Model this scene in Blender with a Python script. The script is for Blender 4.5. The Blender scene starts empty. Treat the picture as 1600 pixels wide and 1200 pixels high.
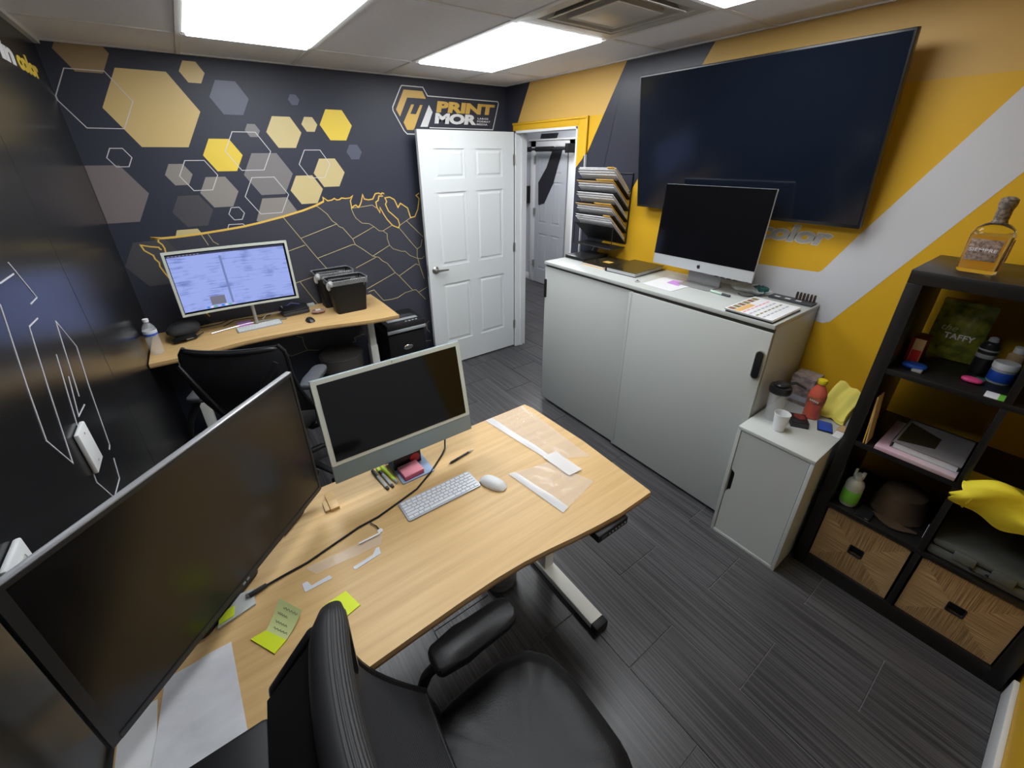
import bpy, bmesh, math, random
from mathutils import Vector, Matrix
random.seed(7)
SC = bpy.context.scene
COL = SC.collection
# ------------------------------------------------------------------ camera, world, exposure
def setup_camera():
    y, p, r = math.radians(-35.532), math.radians(-25.239), math.radians(-0.457)
    fwd = Vector((-math.sin(y)*math.cos(p), math.cos(y)*math.cos(p), math.sin(p)))
    rt = Vector((math.cos(y), math.sin(y), 0)); up = rt.cross(fwd)
    R = math.cos(r)*rt + math.sin(r)*up
    U = -math.sin(r)*rt + math.cos(r)*up
    m = Matrix((R, U, -fwd)).transposed().to_4x4()
    m.translation = Vector((-2.447, -3.400, 1.852))
    cd = bpy.data.cameras.new('camera'); co = bpy.data.objects.new('camera', cd); COL.objects.link(co)
    co.matrix_world = m
    cd.sensor_fit = 'HORIZONTAL'; cd.sensor_width = 36.0
    cd.lens = 645.848/1600*36.0
    cd.shift_x = (800-791.704)/1600.0
    cd.shift_y = -(600-548.411)/1600.0
    cd.clip_start = 0.02; cd.clip_end = 60
    SC.camera = co
setup_camera()
w = bpy.data.worlds.new('world'); SC.world = w; w.use_nodes = True
w.node_tree.nodes['Background'].inputs[0].default_value = (0.5, 0.55, 0.6, 1)
w.node_tree.nodes['Background'].inputs[1].default_value = 0.3
SC.view_settings.view_transform = 'Standard'; SC.view_settings.look = 'None'
SC.view_settings.exposure = 0.0; SC.view_settings.gamma = 1.0
SC.view_settings.use_curve_mapping = False
PANEL = 13.0      # strength of the ceiling light diffusers
PANEL_COL = (0.93, 0.97, 1.0)

H = 2.394; W = 2.884; YF = -3.80     # room height, width, front wall

# ------------------------------------------------------------------ materials
def srgb(h):
    h = h.lstrip('#'); o = []
    for i in (0, 2, 4):
        c = int(h[i:i+2], 16)/255.0
        o.append(c/12.92 if c <= .04045 else ((c+.055)/1.055)**2.4)
    return tuple(o)
MATS = {}
def mat(name, color, rough=.5, metal=0, spec=.5, var=0.0, vscale=(8, 8, 8), bump=0.0, bscale=(60, 60, 60), bdist=.002,
        alpha=1, trans=0, ior=1.45, coat=0, emit=None, estr=0, color2=None, detail=3, obrand=0.0, contrast=1.0):
    if name in MATS: return MATS[name]
    if isinstance(color, str): color = srgb(color)
    m = bpy.data.materials.new(name); m.use_nodes = True
    nt = m.node_tree; N = nt.nodes; L = nt.links; b = N['Principled BSDF']
    b.inputs['Base Color'].default_value = (*color, 1)
    b.inputs['Roughness'].default_value = rough; b.inputs['Metallic'].default_value = metal
    b.inputs['Specular IOR Level'].default_value = spec
    b.inputs['Alpha'].default_value = alpha; b.inputs['Transmission Weight'].default_value = trans
    b.inputs['IOR'].default_value = ior; b.inputs['Coat Weight'].default_value = coat
    if emit is not None:
        if isinstance(emit, str): emit = srgb(emit)
        b.inputs['Emission Color'].default_value = (*emit, 1); b.inputs['Emission Strength'].default_value = estr
    if var > 0 or bump > 0 or obrand > 0:
        tc = N.new('ShaderNodeTexCoord'); base = tc.outputs['Object']
        if obrand > 0:
            oi = N.new('ShaderNodeObjectInfo'); ad = N.new('ShaderNodeVectorMath'); ad.operation = 'MULTIPLY_ADD'
            cx = N.new('ShaderNodeCombineXYZ')
            for i in range(3): L.new(oi.outputs['Random'], cx.inputs[i])
            ad.inputs[1].default_value = (37, 53, 11); L.new(cx.outputs[0], ad.inputs[0]); L.new(base, ad.inputs[2])
            base = ad.outputs[0]
    if var > 0 or obrand > 0:
        mp = N.new('ShaderNodeMapping'); mp.inputs['Scale'].default_value = vscale
        nz = N.new('ShaderNodeTexNoise'); nz.inputs['Scale'].default_value = 1; nz.inputs['Detail'].default_value = detail
        L.new(base, mp.inputs['Vector']); L.new(mp.outputs[0], nz.inputs['Vector'])
        mx = N.new('ShaderNodeMix'); mx.data_type = 'RGBA'
        c2 = color2 if color2 is not None else tuple(max(0, c*(1-var)) for c in color)
        if isinstance(c2, str): c2 = srgb(c2)
        mx.inputs[6].default_value = (*color, 1); mx.inputs[7].default_value = (*c2, 1)
        mr = N.new('ShaderNodeMapRange'); mr.inputs[1].default_value = .5-.2/contrast; mr.inputs[2].default_value = .5+.2/contrast
        L.new(nz.outputs['Fac'], mr.inputs[0]); L.new(mr.outputs[0], mx.inputs[0])
        out = mx.outputs[2]
        if obrand > 0:
            hs = N.new('ShaderNodeHueSaturation'); m2 = N.new('ShaderNodeMapRange')
            m2.inputs[3].default_value = 1-obrand; m2.inputs[4].default_value = 1+obrand
            L.new(oi.outputs['Random'], m2.inputs[0]); L.new(m2.outputs[0], hs.inputs['Value']); L.new(out, hs.inputs['Color'])
            out = hs.outputs[0]
        L.new(out, b.inputs['Base Color'])
    if bump > 0:
        mp = N.new('ShaderNodeMapping'); mp.inputs['Scale'].default_value = bscale
        nz = N.new('ShaderNodeTexNoise'); nz.inputs['Scale'].default_value = 1; nz.inputs['Detail'].default_value = 3
        L.new(base, mp.inputs['Vector']); L.new(mp.outputs[0], nz.inputs['Vector'])
        bp = N.new('ShaderNodeBump'); bp.inputs['Strength'].default_value = bump; bp.inputs['Distance'].default_value = bdist
        L.new(nz.outputs['Fac'], bp.inputs['Height']); L.new(bp.outputs[0], b.inputs['Normal'])
    MATS[name] = m
    return m
def wave_mat(name, color, color2, rough, axis, scale, bump=.3, bdist=.001, spec=.5):
    m = mat(name, color, rough, spec=spec); nt = m.node_tree; N = nt.nodes; L = nt.links; b = N['Principled BSDF']
    tc = N.new('ShaderNodeTexCoord'); wv = N.new('ShaderNodeTexWave'); wv.bands_direction = axis
    wv.inputs['Scale'].default_value = scale; L.new(tc.outputs['Object'], wv.inputs['Vector'])
    mx = N.new('ShaderNodeMix'); mx.data_type = 'RGBA'
    mx.inputs[6].default_value = (*srgb(color2), 1); mx.inputs[7].default_value = (*srgb(color), 1)
    L.new(wv.outputs['Fac'], mx.inputs[0]); L.new(mx.outputs[2], b.inputs['Base Color'])
    bp = N.new('ShaderNodeBump'); bp.inputs['Strength'].default_value = bump; bp.inputs['Distance'].default_value = bdist
    L.new(wv.outputs['Fac'], bp.inputs['Height']); L.new(bp.outputs[0], b.inputs['Normal'])
    return m
NAVY = mat('navy_vinyl', (.029, .033, .052), .5, bump=.12, bscale=(90, 90, 90), bdist=.001, spec=.5)
NAVYL = mat('navy_vinyl_map', (.052, .054, .072), .42, bump=.12, bscale=(90, 90, 90), bdist=.001)
BLACKV = mat('black_vinyl', (.012, .012, .013), .24, bump=.05, bscale=(5, 30, 30), bdist=.001, spec=.5)
YEL = mat('yellow_vinyl', (.68, .385, .012), .5, bump=.08, bscale=(70, 70, 70), bdist=.001)
SILV = mat('silver_vinyl', (.60, .60, .62), .38, bump=.08, bscale=(70, 70, 70), bdist=.001)
TAN = mat('tan_print', (.62, .45, .19), .4)
YELP = mat('yellow_print', (.80, .58, .07), .4)
SAND = mat('sand_print', (.60, .49, .25), .4)
GREYP = mat('grey_print', (.21, .195, .20), .4)
GREYP2 = mat('warm_grey_print', (.27, .245, .225), .4)
MAUVE = mat('mauve_print', (.20, .165, .165), .4)
DKP = mat('charcoal_print', (.075, .072, .082), .4)
BLUP = mat('slate_print', (.095, .105, .15), .4)
LINEW = mat('white_line_print', (.62, .60, .62), .4)
LINEY = mat('gold_line_print', (.80, .52, .11), .4)
LINES = mat('pale_gold_line_print', (.56, .46, .24), .4)
WHITEP = mat('white_print', (.74, .74, .74), .4)
WHITE = mat('white_lacquer', (.50, .52, .50), .32, bump=.02, bscale=(200, 200, 200), bdist=.0005)
WHITED = mat('white_door_paint', (.70, .73, .74), .4, bump=.08, bscale=(30, 30, 8), bdist=.0006)
WHITET = mat('white_trim_paint', (.72, .73, .74), .4)
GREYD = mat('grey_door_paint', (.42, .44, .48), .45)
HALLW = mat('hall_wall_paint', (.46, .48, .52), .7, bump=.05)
CEILW = mat('ceiling_tile_white', (.89, .88, .92), .9, bump=.25, bscale=(240, 240, 240), bdist=.001, var=.05, vscale=(60, 60, 60))
CEILG = mat('ceiling_grid_white', (.76, .75, .74), .5)
DIFF = mat('light_diffuser', (.9, .9, .9), .6, emit=PANEL_COL, estr=PANEL)
HALLFILL = mat('hall_fill_diffuser', (.9, .9, .9), .6, emit=(1, 1, 1), estr=16)
TILE = mat('charcoal_floor_tile', (.088, .086, .090), .32, bump=.25, bscale=(170, 6, 20), bdist=.0012, var=.6, vscale=(150, 1.8, 1),
           color2=(.034, .033, .037), obrand=.10, detail=7, contrast=2.0)
GROUT = mat('grey_grout', (.20, .20, .20), .8)
BAMB = mat('bamboo_desktop', (.66, .445, .20), .42, bump=.04, bscale=(6, 160, 60), bdist=.0006, var=.2, vscale=(2.2, 60, 30), color2=(.55, .35, .145), detail=5)
BAMBE = mat('bamboo_edge', (.36, .20, .085), .5, var=.3, vscale=(3, 80, 200))
BLKP = mat('black_plastic', (.010, .010, .011), .45, spec=.35, bump=.05, bscale=(400, 400, 400), bdist=.0004)
BLKS = mat('black_satin', (.016, .016, .018), .3)
LEATH = mat('black_leather', (.009, .009, .010), .38, spec=.35, bump=.35, bscale=(260, 260, 260), bdist=.0012)
MESHF = wave_mat('black_chair_mesh', '#3e3f44', '#08080a', .6, 'Z', 52, .5, .001)
RIDGE = mat('black_ridged_band', (.016, .016, .018), .5)
DKGR = mat('dark_grey_plastic', (.05, .052, .058), .5)
GRPAD = mat('grey_arm_pad', (.075, .08, .09), .5, bump=.1, bscale=(300, 300, 300), bdist=.0005)
SCR = mat('dark_screen_glass', (.004, .004, .005), .08, spec=.5)
SCRM = mat('matte_dark_screen', (.005, .005, .006), .22, spec=.6)
TVS = mat('tv_screen_glass', (.006, .009, .017), .13, spec=.6)
ALU = mat('brushed_aluminium', (.62, .64, .65), .32, metal=.85)
ALUP = mat('aluminium_chin', (.50, .52, .54), .38, metal=.2)
BLUC = mat('pale_blue_chin', (.235, .32, .375), .35, metal=.1)
CREAM = mat('pale_bezel', (.62, .65, .58), .35)
CHROME = mat('chrome', (.6, .6, .6), .15, metal=1)
NICKEL = mat('satin_nickel', (.5, .49, .46), .3, metal=1)
SHELF = mat('black_brown_shelf', (.011, .0095, .009), .38, bump=.06, bscale=(60, 60, 4), bdist=.0006)
PAPER = mat('white_paper', (.74, .74, .76), .6, var=.06, vscale=(9, 9, 9))
PAPERC = mat('creased_paper', (.66, .665, .70), .6, var=.12, vscale=(16, 30, 6), bump=.4, bscale=(18, 30, 8), bdist=.004)
KEYW = mat('white_keycap', (.70, .72, .76), .4)
KEYB = mat('keyboard_aluminium', (.42, .45, .50), .35, metal=.3)
PINK = mat('pink_note', (.75, .26, .33), .6)
PINKD = mat('magenta_note', (.48, .10, .20), .6)
LILAC = mat('lilac_note', (.55, .26, .65), .6)
NEON = mat('neon_yellow_note', (.68, .80, .02), .55)
PALEY = mat('pale_yellow_note', (.58, .64, .28), .6)
INK = mat('dark_ink', (.05, .06, .09), .6)
INKL = mat('light_ink', (.35, .36, .42), .6)
LBLUE = mat('light_blue_plastic', (.30, .40, .58), .4)
RED = mat('red_print', (.55, .03, .03), .45)
DRED = mat('dark_red_card', (.16, .012, .018), .45)
BLUE = mat('blue_plastic', (.012, .07, .42), .4)
GREENH = mat('highlighter_green', (.55, .75, .06), .4)
GREEN = mat('green_label', (.16, .48, .05), .45)
GREYPL = mat('grey_plastic', (.35, .37, .38), .4)
TOWEL = mat('pale_yellow_towel', (.84, .74, .16), .75, bump=.4, bscale=(30, 30, 30), bdist=.004)
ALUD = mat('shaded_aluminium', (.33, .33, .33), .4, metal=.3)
LEGW = mat('cream_white_steel', (.84, .84, .78), .4)
CLEAR = mat('clear_plastic_film', (.88, .88, .90), .14, alpha=.13, spec=.6, bump=.5, bscale=(14, 14, 14), bdist=.01)
TAPE = mat('white_tape_patch', (.85, .84, .84), .25, alpha=.6, bump=.3, bscale=(30, 30, 30), bdist=.003)
TAPEW = mat('white_tape_strip', (.75, .77, .82), .25, alpha=.75)
BAG = mat('crinkled_clear_bag', (.78, .82, .82), .12, alpha=.38, bump=.9, bscale=(45, 45, 45), bdist=.008)
CLRB = mat('clear_bottle_plastic', (.88, .92, .95), .06, alpha=.22, spec=.8, bump=.2, bscale=(20, 20, 90), bdist=.003)
GLASS = mat('clear_glass', (.97, .97, .95), .02, trans=1, ior=1.3)
TEQ = mat('golden_liquor', (.86, .62, .20), .02, trans=.85, ior=1.33)
LABELT = mat('brown_ornate_label', (.16, .09, .06), .5, var=.7, vscale=(130, 130, 130), color2=(.36, .28, .24), contrast=1.5)
CORK = mat('weathered_stopper', (.26, .20, .15), .6, var=.6, vscale=(120, 120, 120), color2=(.07, .06, .05), contrast=1.5)
REDJ = mat('red_juice', (.85, .16, .10), .12, trans=.2, spec=.6)
YELC = mat('yellow_cloth', (.80, .66, .03), .75, bump=.5, bscale=(24, 24, 24), bdist=.006, var=.12, vscale=(6, 6, 6))
YCAP = mat('yellow_cap', (.80, .62, .02), .4)
SEAH = mat('seagrass_horizontal', (.56, .37, .18), .75, bump=1, bscale=(40, 9, 420), bdist=.004, var=.6, vscale=(20, 7, 380), color2=(.25, .145, .06), contrast=1.4)
SEAV = mat('seagrass_vertical', (.50, .32, .15), .75, bump=1, bscale=(40, 420, 9), bdist=.004, var=.6, vscale=(20, 380, 7), color2=(.21, .12, .05), contrast=1.4)
CASEM = mat('grey_tool_case', (.10, .108, .10), .45, bump=.4, bscale=(300, 300, 300), bdist=.0008)
BROWNC = mat('dark_brown_felt', (.085, .052, .028), .8, var=.4, vscale=(14, 14, 14))
SPRAYW = mat('translucent_spray_bottle', (.50, .52, .44), .4, trans=.1)
CARDB = mat('cardboard_tan', (.52, .36, .18), .7)
MANILA = mat('manila_orange', (.72, .40, .04), .5)
DARKB = mat('dark_box_card', (.015, .014, .018), .4)
BROWNR = mat('brown_reflective_cover', (.03, .024, .015), .12)
WIRE = mat('black_wire_mesh', (.010, .010, .011), .45)
TEAL = mat('teal_print', (.012, .085, .085), .35)
COPPER = mat('copper_bullet', (.30, .15, .09), .35, metal=.6)
TAFFY = mat('taffy_bag_print', (.10, .12, .02), .25, var=.8, vscale=(22, 22, 22), color2=(.32, .32, .04), contrast=1.6)
LUM = mat('dark_fabric', (.020, .020, .021), .8, bump=.3, bscale=(160, 160, 160), bdist=.001)
STOOLM = mat('grey_stool_fabric', (.095, .088, .082), .75, bump=.3, bscale=(200, 200, 200), bdist=.001)
CABLEW = mat('white_cable', (.6, .6, .62), .4)
CARTON = mat('printed_grey_carton', (.36, .30, .28), .5, var=.5, vscale=(30, 30, 40), color2=(.16, .12, .13), contrast=1.3)
def screen_mat():
    m = bpy.data.materials.new('lit_blue_screen'); m.use_nodes = True; nt = m.node_tree; N = nt.nodes; L = nt.links
    b = N['Principled BSDF']; b.inputs['Base Color'].default_value = (.01, .01, .015, 1); b.inputs['Roughness'].default_value = .25
    tc = N.new('ShaderNodeTexCoord')
    mp = N.new('ShaderNodeMapping'); mp.inputs['Scale'].default_value = (9, 1, 110)
    nz = N.new('ShaderNodeTexNoise'); nz.inputs['Scale'].default_value = 1; nz.inputs['Detail'].default_value = 4
    L.new(tc.outputs['Object'], mp.inputs[0]); L.new(mp.outputs[0], nz.inputs['Vector'])
    n2 = N.new('ShaderNodeTexNoise'); n2.inputs['Scale'].default_value = 9; n2.inputs['Detail'].default_value = 5
    L.new(tc.outputs['Object'], n2.inputs['Vector'])
    ad = N.new('ShaderNodeMath'); ad.operation = 'ADD'; L.new(nz.outputs['Fac'], ad.inputs[0]); L.new(n2.outputs['Fac'], ad.inputs[1])
    cr = N.new('ShaderNodeValToRGB'); e = cr.color_ramp.elements
    e[0].position = .70; e[0].color = (.15, .21, .52, 1); e[1].position = 1.06; e[1].color = (.34, .42, .86, 1)
    L.new(ad.outputs[0], cr.inputs[0])
    L.new(cr.outputs[0], b.inputs['Emission Color']); b.inputs['Emission Strength'].default_value = .95
    return m
LIT = screen_mat()

# ------------------------------------------------------------------ geometry helpers
def rot2(a): return Matrix.Rotation(a, 4, 'Z')
class MB:
    def __init__(s): s.bm = bmesh.new()
    def _merge(s, tb, M=None):
        if M is not None: bmesh.ops.transform(tb, matrix=M, verts=tb.verts)
        me = bpy.data.meshes.new('tmp'); tb.to_mesh(me); tb.free(); s.bm.from_mesh(me); bpy.data.meshes.remove(me)
    def box(s, x0, x1, y0, y1, z0, z1, bev=0, seg=2, M=None, taper=None):
        tb = bmesh.new(); bmesh.ops.create_cube(tb, size=1)
        for v in tb.verts:
            v.co = Vector(((x0+x1)/2+v.co.x*(x1-x0), (y0+y1)/2+v.co.y*(y1-y0), (z0+z1)/2+v.co.z*(z1-z0)))
        if taper:
            cx, cy = (x0+x1)/2, (y0+y1)/2
            for v in tb.verts:
                if abs(v.co.z-z0) < 1e-6: v.co.x = cx+(v.co.x-cx)*taper; v.co.y = cy+(v.co.y-cy)*taper
        if bev > 0: bmesh.ops.bevel(tb, geom=list(tb.edges), offset=bev, segments=seg, affect='EDGES', profile=.5)
        s._merge(tb, M); return s
    def prism(s, pts, a, b, f=None, bev=0):
        """closed polygon (list of 2D) extruded between a and b; f maps (u, v, w) to 3D"""
        f = f or (lambda u, v, w: (u, v, w))
        tb = bmesh.new()
        va = [tb.verts.new(f(p[0], p[1], a)) for p in pts]; vb = [tb.verts.new(f(p[0], p[1], b)) for p in pts]
        n = len(pts); tb.faces.new(va); tb.faces.new(vb[::-1])
        for i in range(n): tb.faces.new((va[i], vb[i], vb[(i+1) % n], va[(i+1) % n]))
        if bev > 0: bmesh.ops.bevel(tb, geom=list(tb.edges), offset=bev, segments=2, affect='EDGES', profile=.5)
        bmesh.ops.recalc_face_normals(tb, faces=tb.faces); s._merge(tb); return s
    def ribbon(s, pl, wd, a, b, f, closed=False):
        n = len(pl); P = [Vector((p[0], p[1])) for p in pl]; Lf = []; Rt = []
        for i in range(n):
            p = P[i]; q0 = P[i-1] if (i > 0 or closed) else None; q1 = P[(i+1) % n] if (i < n-1 or closed) else None
            d0 = (p-q0).normalized() if q0 is not None else None; d1 = (q1-p).normalized() if q1 is not None else None
            if d0 is None: d0 = d1
            if d1 is None: d1 = d0
            t = d0+d1
            if t.length < .3: t = d1.copy()
            t.normalize(); nn = Vector((-t.y, t.x)); k = max(.5, abs(nn.dot(Vector((-d1.y, d1.x)))))
            Lf.append(p+nn*wd/2/k); Rt.append(p-nn*wd/2/k)
        tb = bmesh.new()
        A = [[tb.verts.new(f(v.x, v.y, c)) for v in (Lf[i], Rt[i]) for c in (a, b)] for i in range(n)]
        m = n if closed else n-1
        for i in range(m):
            p, q = A[i], A[(i+1) % n]
            for j, k in ((0, 1), (1, 3), (3, 2), (2, 0)): tb.faces.new((p[j], p[k], q[k], q[j]))
        if not closed:
            tb.faces.new((A[0][0], A[0][1], A[0][3], A[0][2])); tb.faces.new((A[-1][0], A[-1][2], A[-1][3], A[-1][1]))
        bmesh.ops.recalc_face_normals(tb, faces=tb.faces); s._merge(tb); return s
    def tube(s, pts, r, n=8, cap=True, flat=None):
        P = [Vector(p) for p in pts]; tb = bmesh.new(); rings = []
        rr = r if isinstance(r, (list, tuple)) else [r]*len(P)
        prev = None
        for i, p in enumerate(P):
            if i == 0: t = P[1]-P[0]
            elif i == len(P)-1: t = P[-1]-P[-2]
            else: t = (P[i+1]-P[i]).normalized()+(P[i]-P[i-1]).normalized()
            t.normalize()
            if prev is None:
                a = Vector((0, 0, 1)) if abs(t.z) < .9 else Vector((1, 0, 0)); u = t.cross(a).normalized()
            else:
                u = prev-t*prev.dot(t); u = u.normalized()
            prev = u; v = t.cross(u)
            k = flat if flat else 1
            rings.append([tb.verts.new(p+u*math.cos(q)*rr[i]+v*math.sin(q)*rr[i]*k) for q in [2*math.pi*j/n for j in range(n)]])
        for i in range(len(P)-1):
            for j in range(n): tb.faces.new((rings[i][j], rings[i][(j+1) % n], rings[i+1][(j+1) % n], rings[i+1][j]))
        if cap: tb.faces.new(rings[0][::-1]); tb.faces.new(rings[-1])
        bmesh.ops.recalc_face_normals(tb, faces=tb.faces); s._merge(tb); return s
    def lathe(s, prof, c=(0, 0, 0), n=24, M=None, sx=1, sy=1):
        tb = bmesh.new(); rings = []
        for r, z in prof:
            if r < 1e-6: rings.append([tb.verts.new((c[0], c[1], c[2]+z))])
            else: rings.append([tb.verts.new((c[0]+r*sx*math.cos(2*math.pi*j/n), c[1]+r*sy*math.sin(2*math.pi*j/n), c[2]+z)) for j in range(n)])
        for i in range(len(prof)-1):
            A, B = rings[i], rings[i+1]
            for j in range(n):
                k = (j+1) % n
                if len(A) == 1 and len(B) == 1: continue
                if len(A) == 1: tb.faces.new((A[0], B[k], B[j]))
                elif len(B) == 1: tb.faces.new((A[j], A[k], B[0]))
                else: tb.faces.new((A[j], A[k], B[k], B[j]))
        bmesh.ops.recalc_face_normals(tb, faces=tb.faces); s._merge(tb, M); return s
    def ell(s, c, rx, ry, rz, M=None, n=20, m=12, e=1.0):
        tb = bmesh.new(); bmesh.ops.create_uvsphere(tb, u_segments=n, v_segments=m, radius=1)
        for v in tb.verts:
            x, y, z = v.co
            if e != 1.0:
                x = math.copysign(abs(x)**e, x); y = math.copysign(abs(y)**e, y); z = math.copysign(abs(z)**e, z)
            v.co = Vector((c[0]+x*rx, c[1]+y*ry, c[2]+z*rz))
        s._merge(tb, M); return s
    def sheet(s, fn, nu, nv, th=.002, M=None):
        """solid sheet from fn(u,v) -> point, thickened along its normal"""
        G = [[Vector(fn(i/nu, j/nv)) for j in range(nv+1)] for i in range(nu+1)]
        tb = bmesh.new(); T = []; B = []
        for i in range(nu+1):
            rt = []; rb = []
            for j in range(nv+1):
                du = G[min(i+1, nu)][j]-G[max(i-1, 0)][j]; dv = G[i][min(j+1, nv)]-G[i][max(j-1, 0)]
                n = du.cross(dv); n = n.normalized() if n.length > 1e-9 else Vector((0, 0, 1))
                rt.append(tb.verts.new(G[i][j]+n*th/2)); rb.append(tb.verts.new(G[i][j]-n*th/2))
            T.append(rt); B.append(rb)
        for i in range(nu):
            for j in range(nv):
                tb.faces.new((T[i][j], T[i+1][j], T[i+1][j+1], T[i][j+1])); tb.faces.new((B[i][j], B[i][j+1], B[i+1][j+1], B[i+1][j]))
        for i in range(nu):
            tb.faces.new((T[i][0], B[i][0], B[i+1][0], T[i+1][0])); tb.faces.new((T[i][nv], T[i+1][nv], B[i+1][nv], B[i][nv]))
        for j in range(nv):
            tb.faces.new((T[0][j], T[0][j+1], B[0][j+1], B[0][j])); tb.faces.new((T[nu][j], B[nu][j], B[nu][j+1], T[nu][j+1]))
        bmesh.ops.recalc_face_normals(tb, faces=tb.faces); s._merge(tb, M); return s
    def build(s, name, material, parent=None, M=None, sharp=35, smooth=True):
        if M is not None: bmesh.ops.transform(s.bm, matrix=M, verts=s.bm.verts)
        me = bpy.data.meshes.new(name); s.bm.to_mesh(me); s.bm.free()
        if smooth and len(me.polygons):
            me.polygons.foreach_set('use_smooth', [True]*len(me.polygons)); me.set_sharp_from_angle(angle=math.radians(sharp))
        me.materials.append(material)
        o = bpy.data.objects.new(name, me); COL.objects.link(o)
        if parent is not None: o.parent = parent
        return o
def root(name, label, cat, loc=(0, 0, 0), rz=0, group=None):
    o = bpy.data.objects.new(name, None); COL.objects.link(o); o.location = loc; o.rotation_euler = (0, 0, rz)
    o.empty_display_size = .05
    o['label'] = label; o['category'] = cat
    if group: o['group'] = group
    return o
def tag(o, label, cat, group=None):
    o['label'] = label; o['category'] = cat
    if group: o['group'] = group
    return o
def struct(o): o['kind'] = 'structure'; return o
def rrect(x0, x1, y0, y1, r, n=5):
    o = []
    for cx, cy, a0 in ((x1-r, y1-r, 0), (x0+r, y1-r, 90), (x0+r, y0+r, 180), (x1-r, y0+r, 270)):
        for i in range(n+1):
            a = math.radians(a0+90*i/n); o.append((cx+r*math.cos(a), cy+r*math.sin(a)))
    return o
def recenter(o, loc):
    """put a single-mesh thing's origin at loc (mesh was written in world coordinates)"""
    o.data.transform(Matrix.Translation(-Vector(loc))); o.location = loc; return o
def text_mb(s, f, u0, u1, v0, v1, w0, w1, bold=0.0, shear=0.0, space=1.0):
    cu = bpy.data.curves.new('t', 'FONT'); cu.body = s; cu.size = 1; cu.offset = bold; cu.extrude = .5; cu.resolution_u = 3
    cu.space_character = space; cu.shear = shear
    o = bpy.data.objects.new('t', cu); COL.objects.link(o)
    dg = bpy.context.evaluated_depsgraph_get(); me = bpy.data.meshes.new_from_object(o.evaluated_get(dg))
    xs = [v.co.x for v in me.vertices]; ys = [v.co.y for v in me.vertices]
    X0, X1, Y0, Y1 = min(xs), max(xs), min(ys), max(ys)
    for v in me.vertices:
        a = (v.co.x-X0)/(X1-X0); b = (v.co.y-Y0)/(Y1-Y0)
        v.co = Vector(f(u0+(u1-u0)*a, v0+(v1-v0)*b, w1 if v.co.z > 0 else w0))
    mb = MB(); mb.bm.from_mesh(me); bpy.data.meshes.remove(me); bpy.data.objects.remove(o); bpy.data.curves.remove(cu)
    bmesh.ops.recalc_face_normals(mb.bm, faces=mb.bm.faces)
    return mb
FB = lambda u, v, w: (u, -w, v)            # back wall (y = 0)
FR = lambda u, v, w: (-w, u, v)            # right wall (x = 0)
FL = lambda u, v, w: (-W+w, u, v)          # left wall
def hexa(cx, cz, r, n=6): return [(cx+r*math.cos(math.pi*i/3), cz+r*math.sin(math.pi*i/3)) for i in range(6)]
def clip_poly(pts, keep):
    """Sutherland-Hodgman against a list of half planes (a,b,c): a*u+b*v<=c"""
    for a, b, c in keep:
        out = []; n = len(pts)
        for i in range(n):
            p, q = pts[i], pts[(i+1) % n]; dp = a*p[0]+b*p[1]-c; dq = a*q[0]+b*q[1]-c
            if dp <= 0: out.append(p)
            if dp*dq < 0:
                t = dp/(dp-dq); out.append((p[0]+(q[0]-p[0])*t, p[1]+(q[1]-p[1])*t))
        pts = out
        if len(pts) < 3: return []
    return pts
# ------------------------------------------------------------------ room shell
DY0, DY1, DZ = -.912, -.14, 2.047     # doorway in the right wall
mb = MB(); mb.box(-W-.1, 2.3, YF-.1, 2.6, -.08, -.0035)
floor = struct(mb.build('floor', GROUT))
tw, tl, gp = .2845, .585, .0016
tile_cache = {}
def tile(x0, x1, y0, y1):
    x0 += gp; x1 -= gp; y0 += gp; y1 -= gp
    if x1-x0 < .02 or y1-y0 < .02: return
    k = (round(x1-x0, 3), round(y1-y0, 3))
    if k not in tile_cache:
        m = MB(); m.box(-k[0]/2, k[0]/2, -k[1]/2, k[1]/2, -.01, 0, bev=.0012, seg=1)
        o = m.build('floor_tile', TILE, floor); tile_cache[k] = o.data
    else:
        o = bpy.data.objects.new('floor_tile', tile_cache[k]); COL.objects.link(o); o.parent = floor
    o.location = ((x0+x1)/2, (y0+y1)/2, 0)
def tile_area(X0, X1, Y0, Y1):
    i0 = math.floor((X0+1.504)/tw)
    i = i0
    while -1.504+i*tw < X1:
        a = max(X0, -1.504+i*tw); b = min(X1, -1.504+(i+1)*tw)
        off = -2.905 + (0 if i % 2 == 0 else -.295)
        j = math.floor((Y0-off)/tl)
        while off+j*tl < Y1:
            tile(a, b, max(Y0, off+j*tl), min(Y1, off+(j+1)*tl)); j += 1
        i += 1
tile_area(-W, .0, YF, 0); tile_area(.0, 1.8, -1.2, 2.5)
wall_back = struct(MB().box(-W-.1, .0, 0, .1, 0, H+.1).build('wall_back', NAVY))
wall_left = struct(MB().box(-W-.1, -W, YF-.1, 0, 0, H+.1).build('wall_left', BLACKV))
wall_front = struct(MB().box(-W, .1, YF-.1, YF, 0, H+.1).build('wall_front', YEL))
MB().prism([(-W+.001, .101), (-1.1, .101), (-1.5, H-.001), (-W+.001, H-.001)], .0005, .001, lambda u, v, w_: (u, YF+w_, v)).build('silver_band_print', SILV, wall_front, smooth=False)  # unseen silver area, added to bounce neutral light into the room
mb = MB(); mb.box(0, .1, YF, DY0, 0, H+.1); mb.box(0, .1, DY1, .1, 0, H+.1); mb.box(0, .1, DY0, DY1, DZ, H+.1)
wall_right = struct(mb.build('wall_right', YEL))
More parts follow.
